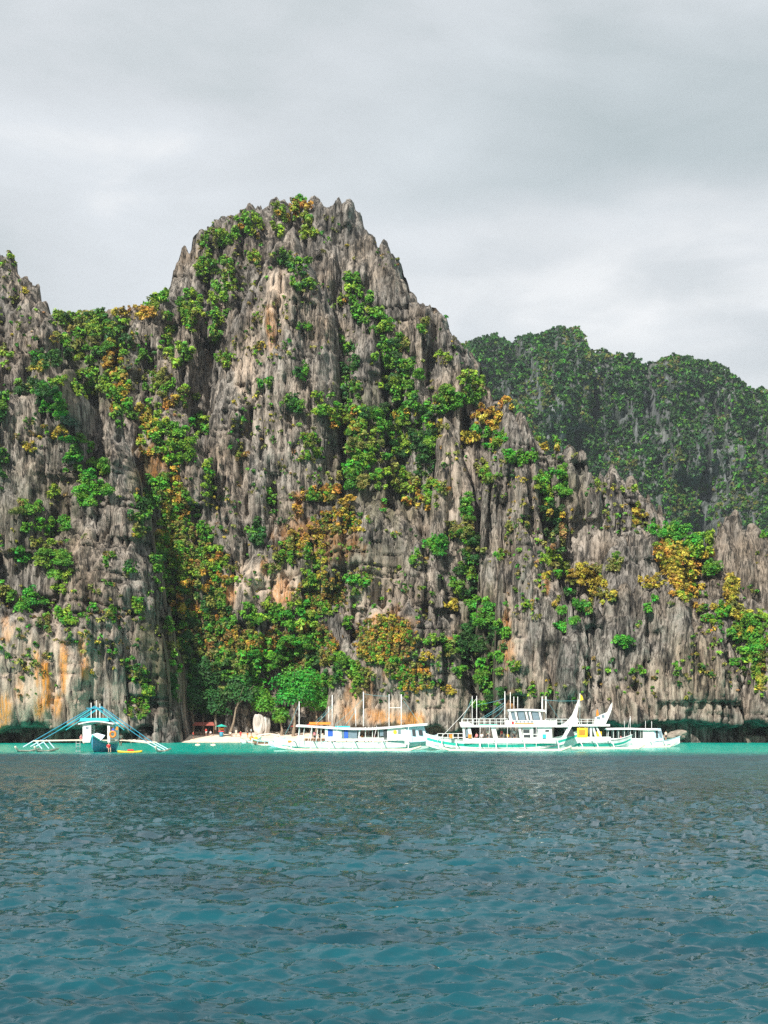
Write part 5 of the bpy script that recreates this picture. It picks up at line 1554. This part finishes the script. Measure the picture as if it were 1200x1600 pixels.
def kayak():
    Y = 163.0
    x, _, _ = P2(203, Y)

    def prof(t, k=1.0):
        b = .38 * (1 - abs(t) ** 2.2) * k + .02
        z = .14 + .10 * abs(t) ** 3
        return [(t * 1.55, -b, z), (t * 1.55, -b * .6, z - .2), (t * 1.55, b * .6, z - .2), (t * 1.55, b, z), (t * 1.55, b * .4, z + .07), (t * 1.55, -b * .4, z + .07)]
    root = thing('kayak', 'yellow kayak with a red seat floating right of the blue boat', 'kayak', (x, Y, .0), .1)
    m_ = MB(); m_.add(*sweep([-1 + i / 8 for i in range(17)], prof)); m_.build('hull', YELLOW, root, True)
    MB().box(-.35, .5, -.26, .26, .18, .44, .1, -.1).build('seat', RED, root)


def small_bangka(px, Y, Lx, label, hullm, stripe, rz, z=0.0, canopy=None, group=None):
    root = thing('bangka', label, 'boat', P2(px, Y, z), rz, group)
    hull_mb(Lx, 1.1, .55, .2, .5, .8).build('hull', hullm, root)
    hull_mb(Lx * 1.005, 1.1, .55, .2, .5, .8, .48, .64, .04).build('gunwale', stripe, root)
    outriggers(root, Lx * .75, 2.7, [-Lx * .25, 0, Lx * .25], 0, .6, m_arm=PALEBLUE, hull_half=.5, r=.05)
    if canopy:
        roof_curve(root, -Lx * .33, Lx * .33, 1.1, [1.75, 2.0, 2.1, 2.0, 1.75], .08, canopy, 'canopy')
        for x in (-Lx * .28, Lx * .28):
            for y in (-.55, .55):
                MB().tube([(x, y, .5), (x, y * 1.3, 1.85)], .035, 5).build('post', BAMBOO, root)
    return root


def hut(px, Y, w_, h, d, label, roofm):
    x, _, _ = P2(px, Y)
    z = ground_z(x, Y)
    root = thing('beach_hut', label, 'hut', (x, Y, z - .1), .04)
    for sx in (-1, 0, 1):
        for sy in (-1, 1):
            MB().tube([(sx * w_ / 2 * .92, sy * d / 2 * .9, 0), (sx * w_ / 2 * .92, sy * d / 2 * .9, h)], .06, 6).build('post', WOOD, root)
    m_ = MB(); m_.add([(-w_ / 2, -d / 2, h), (w_ / 2, -d / 2, h), (w_ / 2, d / 2, h), (-w_ / 2, d / 2, h), (-w_ * .42, 0, h + .75), (w_ * .42, 0, h + .75),
                       (-w_ / 2, -d / 2, h - .07), (w_ / 2, -d / 2, h - .07), (w_ / 2, d / 2, h - .07), (-w_ / 2, d / 2, h - .07)],
                      [(0, 1, 5, 4), (1, 2, 5), (2, 3, 4, 5), (3, 0, 4), (9, 8, 7, 6), (0, 6, 7, 1), (1, 7, 8, 2), (2, 8, 9, 3), (3, 9, 6, 0)])
    m_.build('roof', roofm, root)
    MB().box(-w_ * .4, w_ * .1, -d * .2, d * .1, .45, .52).build('bench', WOOD, root)
    MB().box(-w_ * .38, -w_ * .34, -d * .18, d * .08, 0, .45).build('bench_leg', WOOD, root)
    MB().box(w_ * .04, w_ * .08, -d * .18, d * .08, 0, .45).build('bench_leg', WOOD, root)
    return root


def boulder(name, loc, size, m, label, seed, cat='boulder'):
    rng = np.random.default_rng(seed)
    bm = bmesh.new()
    bmesh.ops.create_icosphere(bm, subdivisions=4, radius=1)
    ph = rng.uniform(0, 6, 9)
    for v in bm.verts:
        c = v.co
        n_ = .16 * math.sin(2.3 * c.x + ph[0]) * math.sin(2.7 * c.z + ph[1]) + .10 * math.sin(5.1 * c.y + ph[2] + 3 * c.x) + .06 * math.sin(9.0 * c.x + ph[3]) * math.sin(6 * c.z + ph[4])
        n_ -= .10 * max(0, math.sin(7 * c.x + 2 * c.z + ph[5])) ** 4
        v.co = c * (1 + n_)
    me = bpy.data.meshes.new(name); bm.to_mesh(me); bm.free()
    me.materials.append(m)
    o = link(name, me)
    o.location = loc; o.scale = size; o.rotation_euler = (0, rng.uniform(-.2, .2), rng.uniform(0, 3))
    return tag(o, label, cat)


long_white_boat()
double_deck_boat()
stern_boat()
right_boat()
blue_boat()
kayak()
small_bangka(452, 214, 7.0, 'pale blue outrigger canoe moored left of the long white boat', PALEBLUE, WHITE, .25)
small_bangka(480, 205, 6.5, 'white outrigger canoe with a turquoise rim beside the long white boat', WHITE, AQUA, -.2)
small_bangka(420, 262, 7.0, 'outrigger canoe with a cream canopy pulled up to the sand', WHITE, PALEBLUE, .1, .0, CREAM)
small_bangka(417, 236, 5.4, 'brown hulled outrigger canoe floating at the edge of the sand', WOOD, GREENP, -.1)
small_bangka(392, 268, 4.6, 'white and green outrigger canoe, leftmost of those at the sand', WHITE, GREENP, .35)
hut(319, 294, 5.0, 2.3, 3.0, 'open beach hut with a rusty red roof', ROOFRED)


def kiosk():
    Y = 292.0
    x, _, _ = P2(346, Y)
    z = ground_z(x, Y)
    root = thing('drinks_stall', 'small beach stall with green parasol roof, orange shelf and blue barrel', 'stall', (x, Y, z - .05))
    V, F = [], []
    for i in range(10):
        a = i / 10 * 2 * math.pi
        V.append((1.35 * math.cos(a), 1.35 * math.sin(a), 2.35))
    V.append((0, 0, 2.9)); V.append((0, 0, 2.3))
    for i in range(10):
        F.append((i, (i + 1) % 10, 10)); F.append(((i + 1) % 10, i, 11))
    m_ = MB(); m_.add(V, F); m_.build('roof', GREENP, root)
    for sx in (-.55, .55):
        MB().tube([(sx, 0, 0), (sx, 0, 2.4)], .05, 6).build('post', WOOD, root)
    MB().box(-.6, .6, -.3, .3, 1.15, 1.35).build('counter', RED, root)
    MB().box(-.55, .55, -.2, .25, 1.6, 2.0).build('shelf', ORANGE, root)
    MB().tube([(0, -.1, 0), (0, -.1, .5), (0, -.1, 1.1)], .45, 12).build('barrel', BLUEPAINT, root, True)


kiosk()


def on_beach(px, Y):
    x, _, _ = P2(px, Y)
    return (x, Y, ground_z(x, Y) + .06)


person(on_beach(376, 289), .4, 'walk', RED, RED, 'person in red walking along the middle of the beach', skin=SKIN2)
person(on_beach(387, 291), -.6, 'stand', DARK, ORANGE, 'person in a dark top and orange shorts right of the person in red')
person(on_beach(392.5, 295), 1.2, 'stand', PALEBLUE, DARK, 'person in a pale shirt standing in front of the pale boulder')
person(on_beach(360, 292), .2, 'sit', CREAM, DARK, 'person sitting under the leaning tree')
person(on_beach(369, 292), -.2, 'stand', CREAM, CREAM, 'person in cream clothes by the foot of the leaning tree')
person(on_beach(322, 292), .5, 'stand', RED, WHITE, 'person in red with white shorts under the red roofed hut')
person(on_beach(329, 292), -.5, 'sit', WHITE, DARK, 'person in white seated under the red roofed hut')
person(on_beach(312, 292), .9, 'sit', DARK, DARK, 'person in dark clothes seated at the left under the hut')
person(on_beach(284, 286), .4, 'walk', DARK, DARK, 'dark dressed person, leftmost of the three at the water edge')
person(on_beach(289.5, 286), -.7, 'stand', DARK, DARK, 'dark dressed person, middle of the three at the water edge', h=1.06)
person(on_beach(302, 285), 1.4, 'stand', RED, DARK, 'person in dark red, rightmost of the three at the water edge')
boulder('boulder', (P2(404, 296)[0], 296, 4.0), (1.15, 1.3, 2.6), PALESTONE, 'tall pale grey boulder standing behind the beach', 3)
boulder('boulder', (P2(415, 297)[0], 297, 3.4), (1.0, 1.2, 2.3), PALESTONE, 'brownish pale boulder right of the tall pale boulder', 4)
boulder('boulder', (P2(276, 281)[0], 281, .6), (1.3, 1.2, 1.2), PALESTONE, 'tan boulder at the left end of the beach', 5)
boulder('boulder', (P2(1056, 268)[0], 268, 1.6), (2.6, 1.6, 1.0), DULLSTONE, 'long pale rock under the overhang right of the boats', 6)
for px, Y, l in ((309, 232, 'left white mooring float off the beach'), (333, 230, 'right white mooring float off the beach')):
    x, _, _ = P2(px, Y)
    root = thing('mooring_float', l, 'float', (x, Y, .0), .1, 'mooring floats off the beach')
    boul = MB(); boul.add(*sweep([-1 + i / 5 for i in range(11)], lambda t: [(t * .5, .22 * math.sqrt(max(.02, 1 - t * t)) * math.cos(a * math.pi / 4), .08 + .22 * math.sqrt(max(.02, 1 - t * t)) * math.sin(a * math.pi / 4)) for a in range(8)]))
    boul.build('float_body', CREAM, root, True)
    MB().tube([(0, 0, .25), (0, 0, .5)], .04, 6).build('ring_post', ORANGE, root)
for px, Y, mt, l in ((393, 287, ORANGE, 'orange buoy lying on the sand left of the canoes'), (400, 286, YELLOW, 'yellow buoy lying on the sand left of the canoes')):
    x, _, z = on_beach(px, Y)
    bm = bmesh.new(); bmesh.ops.create_uvsphere(bm, u_segments=14, v_segments=9, radius=.5)
    me = bpy.data.meshes.new('buoy_body'); bm.to_mesh(me); bm.free(); me.materials.append(mt)
    root = thing('buoy', l, 'buoy', (x, Y, z + .38))
    link('buoy_body', me, root)
    MB().tube([(0, 0, .45), (0, 0, .62)], .07, 6).build('buoy_eye', STEEL, root)


def parasol(px, Y, label):
    x, _, z = on_beach(px, Y)
    root = thing('parasol', label, 'parasol', (x, Y, z - .1))
    V = [(1.2 * math.cos(i / 8 * 6.2832), 1.2 * math.sin(i / 8 * 6.2832), 2.1) for i in range(8)] + [(0, 0, 2.55), (0, 0, 2.2)]
    F = [(i, (i + 1) % 8, 8) for i in range(8)] + [((i + 1) % 8, i, 9) for i in range(8)]
    m_ = MB(); m_.add(V, F); m_.build('canopy', RED, root)
    MB().tube([(0, 0, 0), (0, 0, 2.5)], .035, 6).build('pole', WOOD, root)


parasol(462, 297, 'red parasol on the sand behind the left mast of the long white boat')
parasol(484, 299, 'darker shaded red parasol seen through the open end of the long white boat')
# ------------------------------------------------------------------ sea air
def haze():
    x, y0, y1, z0, z1 = 2700, -600, 2300, -10.2, 420
    me = bpy.data.meshes.new('haze')
    v = [(-x, y0, z0), (x, y0, z0), (x, y1, z0), (-x, y1, z0), (-x, y0, z1), (x, y0, z1), (x, y1, z1), (-x, y1, z1)]
    me.from_pydata(v, [], [(3, 2, 1, 0), (4, 5, 6, 7), (0, 1, 5, 4), (1, 2, 6, 5), (2, 3, 7, 6), (3, 0, 4, 7)])
    m = bpy.data.materials.new('sea_air'); m.use_nodes = True
    t = m.node_tree; t.nodes.clear()
    o_ = N(t, 'ShaderNodeOutputMaterial')
    v_ = N(t, 'ShaderNodeVolumePrincipled', inp={'Color': (0.75, 0.86, 0.95, 1), 'Density': 0.00008, 'Anisotropy': 0.2})
    t.links.new(v_.outputs[0], o_.inputs['Volume'])
    me.materials.append(m)
    tag(link('haze', me), 'thin sea haze', None, None, 'stuff')


haze()
